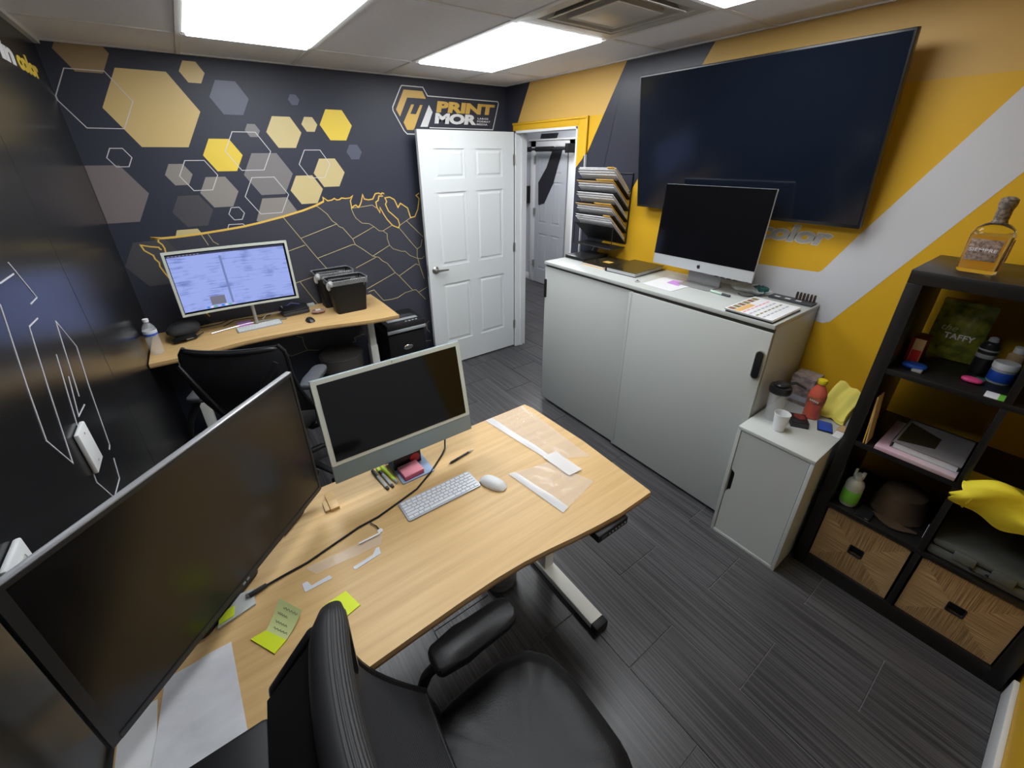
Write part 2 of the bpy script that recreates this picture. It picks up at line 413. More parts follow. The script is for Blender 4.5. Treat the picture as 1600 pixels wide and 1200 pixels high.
# hallway shell beyond the doorway
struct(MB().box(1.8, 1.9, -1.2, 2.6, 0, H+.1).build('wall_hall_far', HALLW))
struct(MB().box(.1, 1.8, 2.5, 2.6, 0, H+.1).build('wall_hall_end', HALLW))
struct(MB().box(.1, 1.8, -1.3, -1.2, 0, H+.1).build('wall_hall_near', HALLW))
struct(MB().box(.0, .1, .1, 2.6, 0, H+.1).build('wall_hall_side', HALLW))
ceiling = struct(MB().box(-W-.1, 2.3, YF-.1, 2.6, H+.12, H+.18).build('ceiling', CEILG))
# ceiling tiles and grid
def ctile(x0, x1, y0, y1):
    g = .011
    MB().box(x0+g, x1-g, y0+g, y1-g, H+.003, H+.018, bev=.002, seg=1).build('ceiling_tile', CEILW, ceiling)
gx = [-W, -2.30, -1.70, -1.09, -.48, 0]; gy = [0, -.505, -1.585, -2.185, -3.265, YF]
LIGHTS = [(1, 1), (3, 1), (3, 3), (1, 3)]; VENT = (3, 2)
Y2 = -2.755            # the two light panels of the near row are square
for i in range(5):
    for j in range(5):
        if (i, j) in LIGHTS or (i, j) == VENT: continue
        ctile(gx[i], gx[i+1], gy[j+1], gy[j])
for i in (1, 3): ctile(gx[i], gx[i+1], gy[4], Y2); MB().box(gx[i], gx[i+1], Y2-.012, Y2+.012, H-.0016, H+.02).build('grid_bar', CEILG, ceiling)
for hx in range(3):
    for hy in range(4): ctile(.1+hx*.5667, .1+(hx+1)*.5667, -1.2+hy*.925, -1.2+(hy+1)*.925)
for x in gx[1:-1]: MB().box(x-.012, x+.012, YF, 0, H-.002, H+.02).build('grid_bar', CEILG, ceiling)
for y in gy[1:-1]: MB().box(-W, 0, y-.012, y+.012, H-.0016, H+.02).build('grid_bar', CEILG, ceiling)
mb = MB(); mb.box(-W, -W+.022, YF, 0, H-.018, H+.02).box(-.02, 0, YF, 0, H-.004, H+.02).box(-W, 0, -.02, 0, H-.004, H+.02)
mb.build('wall_angle', CEILG, ceiling)
# ceiling lights
LL = {(1, 1): 'lit ceiling panel nearest the left wall, above the lit monitor', (3, 1): 'lit ceiling panel beside the air vent, near the open door',
      (3, 3): 'lit ceiling panel cut by the top edge, on the near side of the air vent', (1, 3): 'lit ceiling panel above the near desk'}
for (i, j) in LIGHTS:
    x0, x1, y0, y1 = gx[i]+.014, gx[i+1]-.014, (Y2 if j == 3 else gy[j+1])+.014, gy[j]-.014
    c = ((x0+x1)/2, (y0+y1)/2, H)
    r = root('ceiling_light', LL[(i, j)], 'light', c, group='flat panel ceiling lights')
    a, b = (x1-x0)/2, (y1-y0)/2
    m = MB()
    m.box(-a, a, -b, -b+.02, 0, .05).box(-a, a, b-.02, b, 0, .05).box(-a, -a+.02, -b, b, 0, .05).box(a-.02, a, -b, b, 0, .05)
    m.box(-a, a, -b, b, .05, .06)
    m.build('frame', CEILG, r)
    MB().box(-a+.016, a-.016, -b+.016, b-.016, -.010, .012).build('diffuser', DIFF, r)
r = root('ceiling_light', 'unseen ceiling panel added to light the hallway beyond the open door', 'light', (.95, .6, H-.02))  # panel out of view, added to brighten the hallway
MB().box(-.3, .3, -.6, .6, 0, .02).build('frame', CEILG, r); MB().box(-.28, .28, -.58, .58, -.006, .002).build('diffuser', HALLFILL, r)
# vent
x0, x1, y0, y1 = gx[3]+.013, gx[4]-.013, gy[3]+.013, gy[2]-.013
r = root('ceiling_vent', 'square white louvred air vent in the ceiling between two light panels', 'vent', ((x0+x1)/2, (y0+y1)/2, H))
a, b = (x1-x0)/2, (y1-y0)/2
def ring(m, a0, b0, z0, a1, b1, z1, th=.003):
    for sgn in (1, -1):
        m.sheet(lambda u, v, s=sgn: ((a0+(a1-a0)*v)*(2*u-1)*s, (b0+(b1-b0)*v)*s, z0+(z1-z0)*v), 1, 1, th)
        m.sheet(lambda u, v, s=sgn: ((a0+(a1-a0)*v)*s, (b0+(b1-b0)*v)*(2*u-1)*s, z0+(z1-z0)*v), 1, 1, th)
VENTM = mat('vent_white_metal', (.52, .50, .47), .35)
m = MB(); ring(m, a, b, .0, a-.055, b-.055, .001); m.build('outer_flange', VENTM, r)
m = MB(); ring(m, a-.055, b-.055, .001, a-.085, b-.085, .035); m.build('louvre', VENTM, r)
m = MB(); ring(m, a-.085, b-.085, -.004, a-.100, b-.100, -.002); ring(m, a-.100, b-.100, -.002, a-.125, b-.125, .04); m.build('louvre', VENTM, r)
m = MB(); ring(m, a-.150, b-.150, -.006, a-.165, b-.165, -.004); ring(m, a-.150, b-.150, -.006, a-.16, b-.16, .03); m.box(-a+.162, a-.162, -b+.162, b-.162, -.005, -.001, bev=.001); m.build('centre_plate', VENTM, r)
m = MB(); m.box(-a+.05, a-.05, -b+.05, b-.05, .075, .085); m.build('duct_back', mat('duct_dark', (.01, .01, .012), .8), r)
m = MB()
for s1 in (-1, 1): m.box(s1*(a-.15)-.003, s1*(a-.15)+.003, -b+.15, b-.15, .0, .07); m.box(-a+.15, a-.15, s1*(b-.15)-.004, s1*(b-.15)+.004, .01, .03)
m.build('bracket', VENTM, r)
# ------------------------------------------------------------------ back wall mural
_lay = [0]
def deco(name, pts, m, wall=wall_back, f=FB, k=None):
    _lay[0] += 1; k = k if k is not None else .0003+.00002*_lay[0]
    return MB().prism(pts, -.001, k, f).build(name, m, wall, smooth=False)
def line(name, pl, wd, m, wall=wall_back, f=FB, closed=False, k=.0013):
    return MB().ribbon(pl, wd, -.001, k, f, closed).build(name, m, wall, smooth=False)
room = [(-1, 0, W-.002), (0, 1, H-.004)]
BORD = [(-2.714, 1.411), (-2.66, 1.403), (-2.596, 1.403), (-2.468, 1.409), (-2.333, 1.42), (-2.21, 1.432), (-2.1, 1.449), (-2.037, 1.461), (-1.955, 1.476), (-1.814, 1.508), (-1.727, 1.534), (-1.663, 1.56)]
COAST = [(-1.663, 1.56), (-1.662, 1.588), (-1.633, 1.563), (-1.605, 1.566), (-1.583, 1.577), (-1.57, 1.566), (-1.55, 1.566), (-1.53, 1.577), (-1.503, 1.572), (-1.468, 1.574), (-1.446, 1.589), (-1.469, 1.553), (-1.467, 1.501), (-1.45, 1.515), (-1.432, 1.52), (-1.416, 1.502), (-1.4, 1.52), (-1.387, 1.544), (-1.37, 1.592), (-1.361, 1.56), (-1.33, 1.552), (-1.295, 1.556), (-1.27, 1.594), (-1.241, 1.597), (-1.223, 1.587), (-1.215, 1.597), (-1.198, 1.59)]
# land fill of the map, slightly lighter than the wall
deco('map_print', BORD+COAST+[(-1.157, 1.563), (-1.12, 1.541), (-1.073, 1.511), (-1.015, 1.47), (-.997, 1.392), (-.958, 1.398), (-.925, 1.454), (-.905, 1.538), (-.86, 1.56), (-.85, .5), (-1.0, .27), (-1.45, .4), (-1.55, .468), (-1.62, .42), (-1.909, .422), (-1.997, .446), (-2.121, .428), (-2.178, .485), (-2.4, .55), (-2.55, .8), (-2.66, 1.05), (-2.706, 1.191), (-2.718, 1.236), (-2.728, 1.283), (-2.764, 1.34), (-2.772, 1.374), (-2.729, 1.36), (-2.69, 1.351), (-2.683, 1.385)], NAVYL, k=.0002)
for c in [(-2.724, 1.256, .158, DKP), (-2.457, 1.55, .107, DKP), (-1.979, 1.753, .148, GREYP), (-2.099, 2.188, .104, BLUP), (-1.732, 2.199, .035, BLUP), (-1.385, 1.887, .056, BLUP),
          (-2.492, 2.107, .222, TAN), (-2.257, 2.308, .062, TAN), (-2.213, 1.87, .107, YELP), (-2.016, 2.013, .043, GREYP),
          (-1.831, 2.006, .107, SAND), (-1.662, 2.058, .051, SAND), (-1.485, 2.058, .11, YELP), (-1.586, 1.752, .108, SAND), (-1.76, 1.645, .108, SAND),
          (-2.471, 1.764, .069, GREYP2), (-2.287, 1.655, .105, GREYP2)]:
    deco('hexagon_print', clip_poly(hexa(*c[:3]), room), c[3])
deco('hexagon_print', clip_poly([(-2.825, 2.362), (-2.77, 2.457), (-2.66, 2.457), (-2.607, 2.362), (-2.66, 2.268), (-2.77, 2.268)], room), mat('brown_tan_print', (.33, .23, .12), .4))
deco('hexagon_print', [(-2.882, 1.821), (-2.734, 1.821), (-2.645, 1.665), (-2.734, 1.51), (-2.882, 1.511)], MAUVE)
deco('hexagon_print', [(-2.054, 1.603), (-1.902, 1.603), (-1.852, 1.505), (-1.98, 1.472), (-2.1, 1.450), (-2.122, 1.462)], GREYP2)
deco('hexagon_print', [(-2.572, 1.443), (-2.463, 1.443), (-2.448, 1.411), (-2.589, 1.406)], SAND)
for c in [(-2.731, 2.143, .157), (-2.72, 1.86, .055), (-2.067, 1.892, .129), (-1.675, 1.811, .103), (-2.371, 1.756, .099), (-2.019, 1.62, .133), (-2.226, 1.518, .045)]:
    p = clip_poly(hexa(*c), room); line('hexagon_outline', p, .0042, LINEW, closed=True, k=.0012)
line('hexagon_outline', [(-2.301, 1.426), (-2.288, 1.452), (-2.206, 1.45), (-2.197, 1.438)], .0042, LINEW)
line('map_border_line', BORD, .013, LINEY, k=.0015)
line('map_coast_line', COAST, .008, LINEY, k=.0015)
line('map_coast_line', [(-1.21, 1.573), (-1.244, 1.575), (-1.253, 1.544), (-1.274, 1.532), (-1.271, 1.492), (-1.252, 1.451), (-1.246, 1.49), (-1.224, 1.438), (-1.2, 1.394), (-1.161, 1.344), (-1.112, 1.32), (-1.099, 1.343), (-1.109, 1.387), (-1.154, 1.433), (-1.181, 1.458), (-1.199, 1.51), (-1.186, 1.531), (-1.197, 1.559), (-1.157, 1.563), (-1.12, 1.541), (-1.097, 1.48), (-1.073, 1.511), (-1.015, 1.47), (-.997, 1.392), (-.958, 1.398), (-.925, 1.454), (-.905, 1.538), (-.93, 1.563), (-.901, 1.58)], .008, LINEY, k=.0015)
line('map_coast_line', [(-2.666, 1.30), (-2.663, 1.342), (-2.668, 1.365), (-2.683, 1.385), (-2.676, 1.399), (-2.714, 1.411)], .008, LINEY, k=.0015)
line('map_coast_line', [(-2.68, 1.335), (-2.687, 1.341), (-2.69, 1.351), (-2.729, 1.36), (-2.772, 1.374), (-2.764, 1.34), (-2.73, 1.306), (-2.728, 1.283), (-2.714, 1.258), (-2.718, 1.236), (-2.706, 1.191), (-2.68, 1.12), (-2.62, 1.0), (-2.55, .86)], .008, LINEY, k=.0015)
for pl in [[(-1.955, 1.476), (-1.869, 1.317), (-1.782, 1.159), (-1.728, 1.068), (-1.66, .95)], [(-1.869, 1.317), (-1.598, 1.395)],
 [(-1.718, 1.533), (-1.69, 1.508), (-1.654, 1.471), (-1.628, 1.421), (-1.598, 1.395), (-1.584, 1.374), (-1.559, 1.362), (-1.498, 1.272), (-1.484, 1.226), (-1.429, 1.182), (-1.36, 1.119), (-1.312, 1.103), (-1.285, 1.07), (-1.247, 1.044), (-1.19, .958), (-1.156, .921), (-1.045, .772), (-1.016, .772), (-.99, .74), (-.932, .666)],
 [(-1.498, 1.272), (-1.316, 1.349)], [(-1.782, 1.159), (-1.546, 1.219), (-1.507, 1.229), (-1.48, 1.226)], [(-1.995, 1.23), (-1.85, 1.266)],
 [(-1.467, 1.501), (-1.393, 1.504), (-1.306, 1.512), (-1.276, 1.488)],
 [(-1.472, 1.501), (-1.461, 1.456), (-1.447, 1.424), (-1.407, 1.384), (-1.351, 1.375), (-1.316, 1.349), (-1.277, 1.312), (-1.247, 1.309), (-1.215, 1.282), (-1.22, 1.244), (-1.207, 1.189), (-1.18, 1.156), (-1.109, 1.127), (-1.077, 1.123), (-1.038, 1.082), (-.969, 1.046), (-.929, 1.041), (-.904, 1.059)],
 [(-1.247, 1.309), (-1.16, 1.348)], [(-1.36, 1.119), (-1.207, 1.189)], [(-1.509, 1.043), (-1.336, 1.106)],
 [(-1.107, 1.319), (-.995, 1.164), (-.966, 1.129), (-.972, 1.068), (-.962, 1.003), (-.925, .856)], [(-1.093, 1.342), (-.997, 1.392)], [(-1.037, 1.371), (-.899, 1.224)],
 [(-.966, 1.129), (-.93, 1.146), (-.912, 1.205)], [(-1.156, .921), (-.991, 1.002), (-.964, .987)], [(-1.45, .856), (-1.19, .953)],
 [(-1.439, .829), (-1.391, .839), (-1.322, .732), (-1.247, .728), (-1.191, .733), (-1.12, .764), (-1.027, .774)], [(-.989, .745), (-.909, .776)],
 [(-1.99, .99), (-1.963, .999), (-1.797, 1.032)], [(-1.938, .999), (-1.875, .861), (-1.84, .79)], [(-2.455, 1.409), (-2.433, 1.334)], [(-2.417, 1.405), (-2.401, 1.353), (-2.376, 1.331)],
 [(-2.178, .485), (-2.121, .428), (-1.997, .446), (-1.909, .422)], [(-1.997, .446), (-2.012, .508), (-2.009, .561), (-2.047, .58)],
 [(-1.639, .417), (-1.611, .425), (-1.619, .456), (-1.555, .468), (-1.528, .468)], [(-1.009, .282), (-.979, .258), (-.914, .248)], [(-.917, .451), (-.946, .426), (-.946, .373), (-.917, .334)]]:
    line('map_state_line', pl, .0042, LINES, k=.0013)
# shop logo
line('logo_outline', [(-.758, 2.062), (-.15, 2.062), (-.086, 2.262), (-.094, 2.276), (-.755, 2.279), (-.79, 2.334), (-.962, 2.334), (-.972, 2.322), (-1.05, 2.19), (-1.05, 2.168), (-.978, 2.037), (-.954, 2.014), (-.894, 2.014), (-.84, 2.014)], .0065, WHITEP)
deco('logo_mark', [(-.949, 2.309), (-.796, 2.308), (-.772, 2.259), (-.926, 2.259), (-.999, 2.131), (-1.025, 2.176)], mat('logo_gold', (.66, .42, .10), .4), k=.0014)
deco('logo_mark', [(-.898, 2.215), (-.875, 2.216), (-.892, 2.186), (-.913, 2.152), (-.866, 2.151), (-.825, 2.215), (-.804, 2.216), (-.888, 2.056), (-.901, 2.042), (-.951, 2.042), (-.975, 2.092)], mat('logo_gold', 0), k=.0014)
deco('logo_mark', [(-.749, 2.219), (-.722, 2.172), (-.775, 2.067), (-.838, 2.066)], WHITEP, k=.0014)
GOLD = MATS['logo_gold']
text_mb('PRINT', FB, -.690, -.124, 2.172, 2.250, -.001, .0014, bold=.055, shear=.12, space=.98).build('logo_lettering', GOLD, wall_back, smooth=False)
text_mb('MOR', FB, -.712, -.320, 2.092, 2.168, -.001, .0018, bold=.055, shear=.12, space=.98).build('logo_lettering', WHITEP, wall_back, smooth=False)
for i, t in enumerate(('LARGE', 'FORMAT', 'MEDIA')):
    text_mb(t, FB, -.302-.006*i, (-.195, -.175, -.205)[i], 2.135-.0215*i, 2.149-.0215*i, -.001, .0014, bold=.02, space=1.15).build('logo_lettering', WHITEP, wall_back, smooth=False)
# ------------------------------------------------------------------ right wall graphic
def rdeco(n, p, m, k=None): return deco(n, p, m, wall_right, FR, k)
NAVR = mat('navy_vinyl_right', (.030, .031, .046), .36, bump=.1, bscale=(90, 90, 90), bdist=.001)
YTAN = mat('tan_yellow_vinyl', (.62, .38, .10), .5)
rdeco('upper_band_print', [(-.001, H-.001), (-.001, 2.108), (-3.799, 2.108), (-3.799, H-.001)], YTAN)
rdeco('navy_band_print', [(-.001, H-.001), (-.328, H-.001), (-.139, DZ+.02), (-.139, 0), (-.001, 0)], NAVR)
rdeco('navy_band_print', [(-1.305, H-.001), (-1.886, H-.001), (-1.0, .86), (-1.01, .86), (-1.01, 1.866), (-1.071, 1.977)], NAVR)
rdeco('silver_band_print', [(-3.10, 2.10), (-2.77, 1.52), (-2.668, 1.328), (-2.655, 1.318), (-2.631, 1.316), (-2.30, 1.302), (-2.16, 1.28), (-2.16, 1.168), (-2.4, 1.12), (-2.697, 1.074), (-2.74, 1.072), (-2.768, 1.086), (-3.172, 1.788), (-3.799, 2.86-.0), (-3.799, H-.001), (-3.27, H-.001)][:13]+[(-3.52, H-.001), (-3.27, H-.001)], SILV)
# wrapped print seam above and the lettering half hidden by the television
line('graphic_outline', [(-1.182, 1.25), (-1.13, 1.17)], .006, WHITEP, wall_right, FR)
text_mb('color', FR, -2.325, -2.673, 1.440, 1.530, -.001, .0014, bold=.06, shear=.2, space=.95).build('wall_lettering', mat('letter_outline_white', (.60, .58, .52), .4), wall_right, smooth=False)
text_mb('color', FR, -2.329, -2.667, 1.445, 1.525, -.001, .0018, bold=.035, shear=.2, space=1.0).build('wall_lettering', mat('letter_grey', (.42, .41, .39), .4), wall_right, smooth=False)
# ------------------------------------------------------------------ left wall graphic
def lline(pl): return line('white_line_graphic', pl, .0036, mat('left_line_white', (.60, .60, .64), .4), wall_left, FL)
for pl in [[(-1.744, 1.607), (-1.669, 1.491), (-1.74, 1.49)], [(-1.746, 1.577), (-1.861, 1.577), (-1.95, 1.60)],
 [(-1.741, 1.449), (-1.827, 1.451), (-1.911, 1.319), (-2.079, 1.00+.232), (-2.022, 1.356), (-1.923, 1.54)][:0] or [(-1.741, 1.449), (-1.827, 1.451), (-1.913, 1.305), (-2.013, 1.118), (-2.079, 1.232), (-2.022, 1.356), (-1.923, 1.54)],
 [(-1.717, .972), (-1.693, .977), (-1.609, 1.169), (-1.540, 1.287), (-1.615, 1.4), (-1.737, 1.190)],
 [(-1.744, 1.337), (-1.862, 1.152)], [(-1.738, 1.261), (-1.817, 1.161), (-1.728, 1.156)],
 [(-1.717, .937), (-1.758, .878), (-1.877, .887), (-1.938, .995), (-1.924, 1.027)]]: lline(pl)
text_mb('in', FL, -.80, -.602, 2.196, 2.272, -.001, .0014, bold=.05, shear=.15).build('wall_lettering', WHITEP, wall_left, smooth=False)
text_mb('color', FL, -.565, -.205, 2.194, 2.270, -.001, .0014, bold=.05, shear=.15, space=.95).build('wall_lettering', YELP, wall_left, smooth=False)
# panel seams of the left wall
for y in (-1.28, -2.5): line('panel_seam', [(y, .0), (y, H)], .003, mat('seam_black', (.004, .004, .004), .6), wall_left, FL, k=.0004)
# ------------------------------------------------------------------ trims, doors
mb = MB()
mb.box(-.012, 0, DY0-.098, DY0, 0, DZ+.062, bev=.003); mb.box(-.020, 0, DY0-.098, DY0-.080, 0, DZ+.062, bev=.003)
mb.box(-.012, 0, DY0, DY1+.03, DZ, DZ+.062, bev=.003); mb.box(-.020, 0, DY0-.09, DY1+.03, DZ+.046, DZ+.062, bev=.003)
trim1 = struct(mb.build('trim_1', YEL))
# navy print wrapped over the lower casing
MB().prism([(DY0-.0985, 0), (DY0-.0002, 0), (DY0-.0002, 1.767), (DY0-.0985, 1.862)], .002, .0128, FR).build('navy_wrap', NAVR, trim1, smooth=False)
MB().prism([(DY0-.0985, 0), (DY0-.079, 0), (DY0-.079, 1.843), (DY0-.0985, 1.862)], .002, .0206, FR).build('navy_wrap', NAVR, trim1, smooth=False)
MB().box(-.0216, -.003, DY0-.0990, DY0-.0935, 0, 1.86).build('white_edge', WHITET, trim1)
mb = MB()
mb.box(-.014, .112, DY1-.016, DY1+.002, 0, DZ); mb.box(-.014, .112, DY0-.002, DY0+.016, 0, DZ); mb.box(-.014, .112, DY0, DY1, DZ-.016, DZ+.002)
mb.box(.045, .075, DY1-.026, DY1-.014, 0, DZ-.014); mb.box(.045, .075, DY0+.014, DY0+.026, 0, DZ-.014)
struct(mb.build('trim_2', WHITET))
def panel_door(name, w_, h_, t_, m, x_of, mirror=False):
    """six panel door in local coords: u 0..w_, z 0..h_, thickness 0..t_ along -n; x_of maps (u, z, d)->3D, d=0 front face"""
    st = .115*w_/.92+.01; ms = .10; rails = [0, .235, .0, .0]
    cols = [(st, (w_-ms)/2), ((w_+ms)/2, w_-st)]
    rows = [(h_*.115, h_*.395), (h_*.475, h_*.775), (h_*.825, h_*.935)]
    mb = MB()
    def bx(u0, u1, z0, z1, d0, d1, bev=0):
        mb.prism([(u0, z0), (u1, z0), (u1, z1), (u0, z1)], d0, d1, x_of, bev)
    bx(0, w_, 0, h_, .007, t_-.007)
    zs = [0, rows[0][0], rows[0][1], rows[1][0], rows[1][1], rows[2][0], rows[2][1], h_]
    for d0, d1 in ((0, .008), (t_-.008, t_)):
        us = [0, cols[0][0], cols[0][1], cols[1][0], cols[1][1], w_]
        for k in (0, 2, 4): bx(us[k], us[k+1], 0, h_, d0, d1)
        for k in (0, 2, 4, 6):
            bx(us[1], us[2], zs[k], zs[k+1], d0, d1); bx(us[3], us[4], zs[k], zs[k+1], d0, d1)
    door = struct(mb.build(name, m, smooth=False))
    for c in cols:
        for r_ in rows:
            q = MB(); g = .012; s_ = .034
            a = [(c[0]+g, r_[0]+g), (c[1]-g, r_[0]+g), (c[1]-g, r_[1]-g), (c[0]+g, r_[1]-g)]
            b_ = [(c[0]+s_, r_[0]+s_), (c[1]-s_, r_[0]+s_), (c[1]-s_, r_[1]-s_), (c[0]+s_, r_[1]-s_)]
            for side in (0, 1):
                tb = bmesh.new(); e0 = .0095 if side == 0 else t_-.0095; e1 = .002 if side == 0 else t_-.002
                A = [tb.verts.new(x_of(p[0], p[1], e0)) for p in a]; B = [tb.verts.new(x_of(p[0], p[1], e1)) for p in b_]
                for i in range(4): tb.faces.new((A[i], A[(i+1) % 4], B[(i+1) % 4], B[i]))
                tb.faces.new(B); tb.faces.new(A[::-1]); bmesh.ops.recalc_face_normals(tb, faces=tb.faces); q._merge(tb)
            q.build('door_panel', m, door, smooth=False)
    return door
door1 = panel_door('door_1', .915, 2.03, .035, WHITED, lambda u, z, d: (-.935+u, -.135+d, z+.012))
mb = MB(); mb.lathe([(0, 0), (.032, 0), (.032, .006), (.024, .012), (.012, .016), (.011, .045), (0, .045)], n=24, M=Matrix.Translation((-.872, -.135, .955)) @ Matrix.Rotation(math.radians(90), 4, 'X'))
mb.tube([(-.872, -.178, .955), (-.80, -.18, .953), (-.765, -.178, .951)], [.011, .009, .008], n=10); mb.build('door_handle', NICKEL, door1)
mb = MB(); mb.box(-.9365, -.934, -.128, -.108, .91, 1.0, bev=.001); mb.build('latch_plate', NICKEL, door1)
for z in (.25, 1.05, 1.82):
    mb = MB(); mb.tube([(-.012, -.145, z-.045), (-.012, -.145, z+.045)], .006, n=10); mb.box(-.03, -.012, -.1372, -.135, z-.045, z+.045); mb.build('hinge', NICKEL, door1)
# hallway door and casing
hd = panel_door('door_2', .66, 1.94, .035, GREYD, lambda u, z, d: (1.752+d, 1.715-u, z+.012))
for z in (.30, 1.09, 1.80):
    mb = MB(); mb.box(1.742, 1.752, 1.70, 1.745, z-.05, z+.05); mb.build('hinge', NICKEL, hd)
mb = MB()
mb.box(1.765, 1.80, 1.73, 1.85, 0, 2.05, bev=.004); mb.box(1.765, 1.80, .93, 1.04, 0, 2.05, bev=.004); mb.box(1.765, 1.80, .93, 1.85, 1.965, 2.05, bev=.004)
mb.box(1.74, 1.80, .90, 1.88, 2.045, 2.065, bev=.003)
struct(mb.build('trim_3', WHITET))
struct(MB().box(1.785, 1.80, 1.85, 2.5, 0, .10, bev=.003).build('baseboard_hall', WHITET))
mb = MB(); mb.box(-W, -.44, YF, YF+.016, 0, .10, bev=.003); struct(mb.build('baseboard_front', WHITET))
# black slanted graphic on the hallway wall and door
o = MB(); FH = lambda u, v, w_: (1.748-w_, u, v)
o.prism([(1.60, 2.13), (1.30, 2.13), (1.33, 2.07), (1.62, 2.07)], -.054, .002, FH)
o.prism([(1.35, 1.93), (1.15, 1.93), (1.24, 1.70), (1.31, 1.51), (1.50, 1.22), (1.63, 1.19), (1.64, 1.50), (1.47, 1.70)], -.003, .002, FH)
tag(o.build('wall_graphic', mat('hall_black_print', (.012, .012, .018), .5)), 'black slanted stripe printed across the hallway door', 'wall graphic')
r = root('exercise_bar', 'black padded pull-up bar mounted across the hallway door', 'exercise bar', (1.62, 1.5, 1.935))
MB().tube([(0, -.58, 0), (0, .60, 0)], .017, n=12).build('bar', BLKS, r)
mb = MB(); mb.tube([(0, -.30, 0), (0, .05, 0)], .032, n=12); mb.tube([(0, .18, 0), (0, .45, 0)], .034, n=12); mb.build('foam_grip', BLKP, r)
MB().box(-.02, .15, -.60, -.55, -.05, .06, bev=.006).build('end_bracket', BLKP, r)
MB().box(-.02, .10, .40, .43, -.02, .09, bev=.006).build('end_bracket', BLKP, r)
r = root('picture_frame', 'small dark framed picture on the hallway wall', 'picture', (1.79, 2.08, 1.54))
MB().box(-.012, .008, -.06, .06, 0, .26, bev=.003).build('frame', BLKS, r); MB().box(-.016, -.011, -.045, .045, .02, .24).build('print', DKGR, r)
r = root('wall_cabinet', 'black box fixed low on the hallway wall beside the grey door', 'box', (1.70, 1.99, 1.19))
MB().box(-.02, .10, -.11, .14, 0, .25, bev=.006).build('body', BLKS, r); MB().box(-.024, -.018, -.09, .12, .02, .23).build('front_face', SCR, r)
# ------------------------------------------------------------------ wall mounted things
r = root('television', 'large black flat television hanging tilted on the yellow wall', 'television', (-.126, -2.1735, 1.9045))
tilt = math.atan2(.112, .713); MT = Matrix.Rotation(-tilt, 4, 'Y')
# local: screen faces -x, width along y
hw, hh = .6045, .361
MB().box(-.006, .030, -hw, hw, -hh, hh, bev=.004, M=MT).build('casing', BLKS, r)
MB().box(-.0085, -.004, -hw+.009, hw-.009, -hh+.017, hh-.009, M=MT).build('screen', TVS, r)
MB().box(.028, .058, -.36, .36, -.30, .12, bev=.012, M=MT).build('rear_housing', BLKP, r)
MB().box(.05, .1255, -.16, .16, -.16, .10, bev=.004).build('wall_bracket', BLKP, r)
MB().box(-.0095, -.0055, .0-.02, .02, -hh+.004, -hh+.014, M=MT).build('brand_strip', DKGR, r)

r = root('wall_plate', 'blank white plastic wall plate on the black left wall', 'wall plate', (-W+.001, -1.886, 1.087))
MB().box(0, .012, -.045, .045, -.068, .068, bev=.004).build('plate', WHITET, r)
for z in (-.048, .048): MB().lathe([(0, 0), (.004, 0), (.003, .0015), (0, .0015)], M=Matrix.Translation((.012, 0, z)) @ Matrix.Rotation(math.radians(90), 4, 'Y'), n=10).build('screw', GREYPL, r)
r = root('power_outlet', 'white double power outlet on the left wall above the dark monitor', 'outlet', (-W+.001, -2.452, 1.140))
MB().box(0, .012, -.045, .045, -.068, .068, bev=.004).build('plate', WHITET, r)
for z in (-.03, .03):
    s_ = MB().box(.011, .0155, -.018, .018, z-.017, z+.017, bev=.004).build('socket', WHITE, r)
    for yy in (-.007, .007): MB().box(.015, .0162, yy-.0012, yy+.0012, z-.002, z+.008).build('slot', BLKP, s_)

# wall magazine rack with paper bundles
r = root('magazine_rack', 'black wire wall rack of slanted document pockets beside the doorway', 'rack', (-.001, -1.27, 1.28))
ra, rb = -.185, .185
def wire(m, pts, t=.0035): m.tube(pts, t, n=6)
m = MB()
for yy in (ra, rb): wire(m, [(-.006, yy, 0), (-.006, yy, .46)], .005)
for zz in (0.0, .23, .46): wire(m, [(-.006, ra, zz), (-.006, rb, zz)], .004)
m.build('back_frame', WIRE, r)
tiers = [.0, .075, .15, .225, .30]
for k, z0 in enumerate(tiers):
    m = MB()
    fx, fz = -.155, z0+.125     # top front edge of the slanted pocket
    m.sheet(lambda u, v: (-.01+(fx+.01)*v, ra+(rb-ra)*u, z0+(fz-z0)*v), 1, 1, .002)
    wire(m, [(-.008, ra, z0), (fx, ra, fz), (fx, rb, fz), (-.008, rb, z0)], .0035)
    wire(m, [(-.008, ra, z0-.002), (-.008, rb, z0-.002)], .0035)
    m.build('pocket', WIRE, r)
m = MB(); m.box(-.155, -.008, ra, rb, -.030, -.024); wire(m, [(-.155, ra, -.027), (-.155, rb, -.027)], .004); wire(m, [(-.155, ra, -.027), (-.155, ra, .125)], .003); wire(m, [(-.155, rb, -.027), (-.155, rb, .125)], .003)
m.build('base_tray', WIRE, r)
labs = ['lowest bundle of white sheets in the wall rack', 'second lowest document bundle in the wall rack, with an orange corner', 'middle document bundle in the wall rack', 'second highest document bundle in the wall rack, with an orange corner', 'topmost thick bundle of white documents in the wall rack']
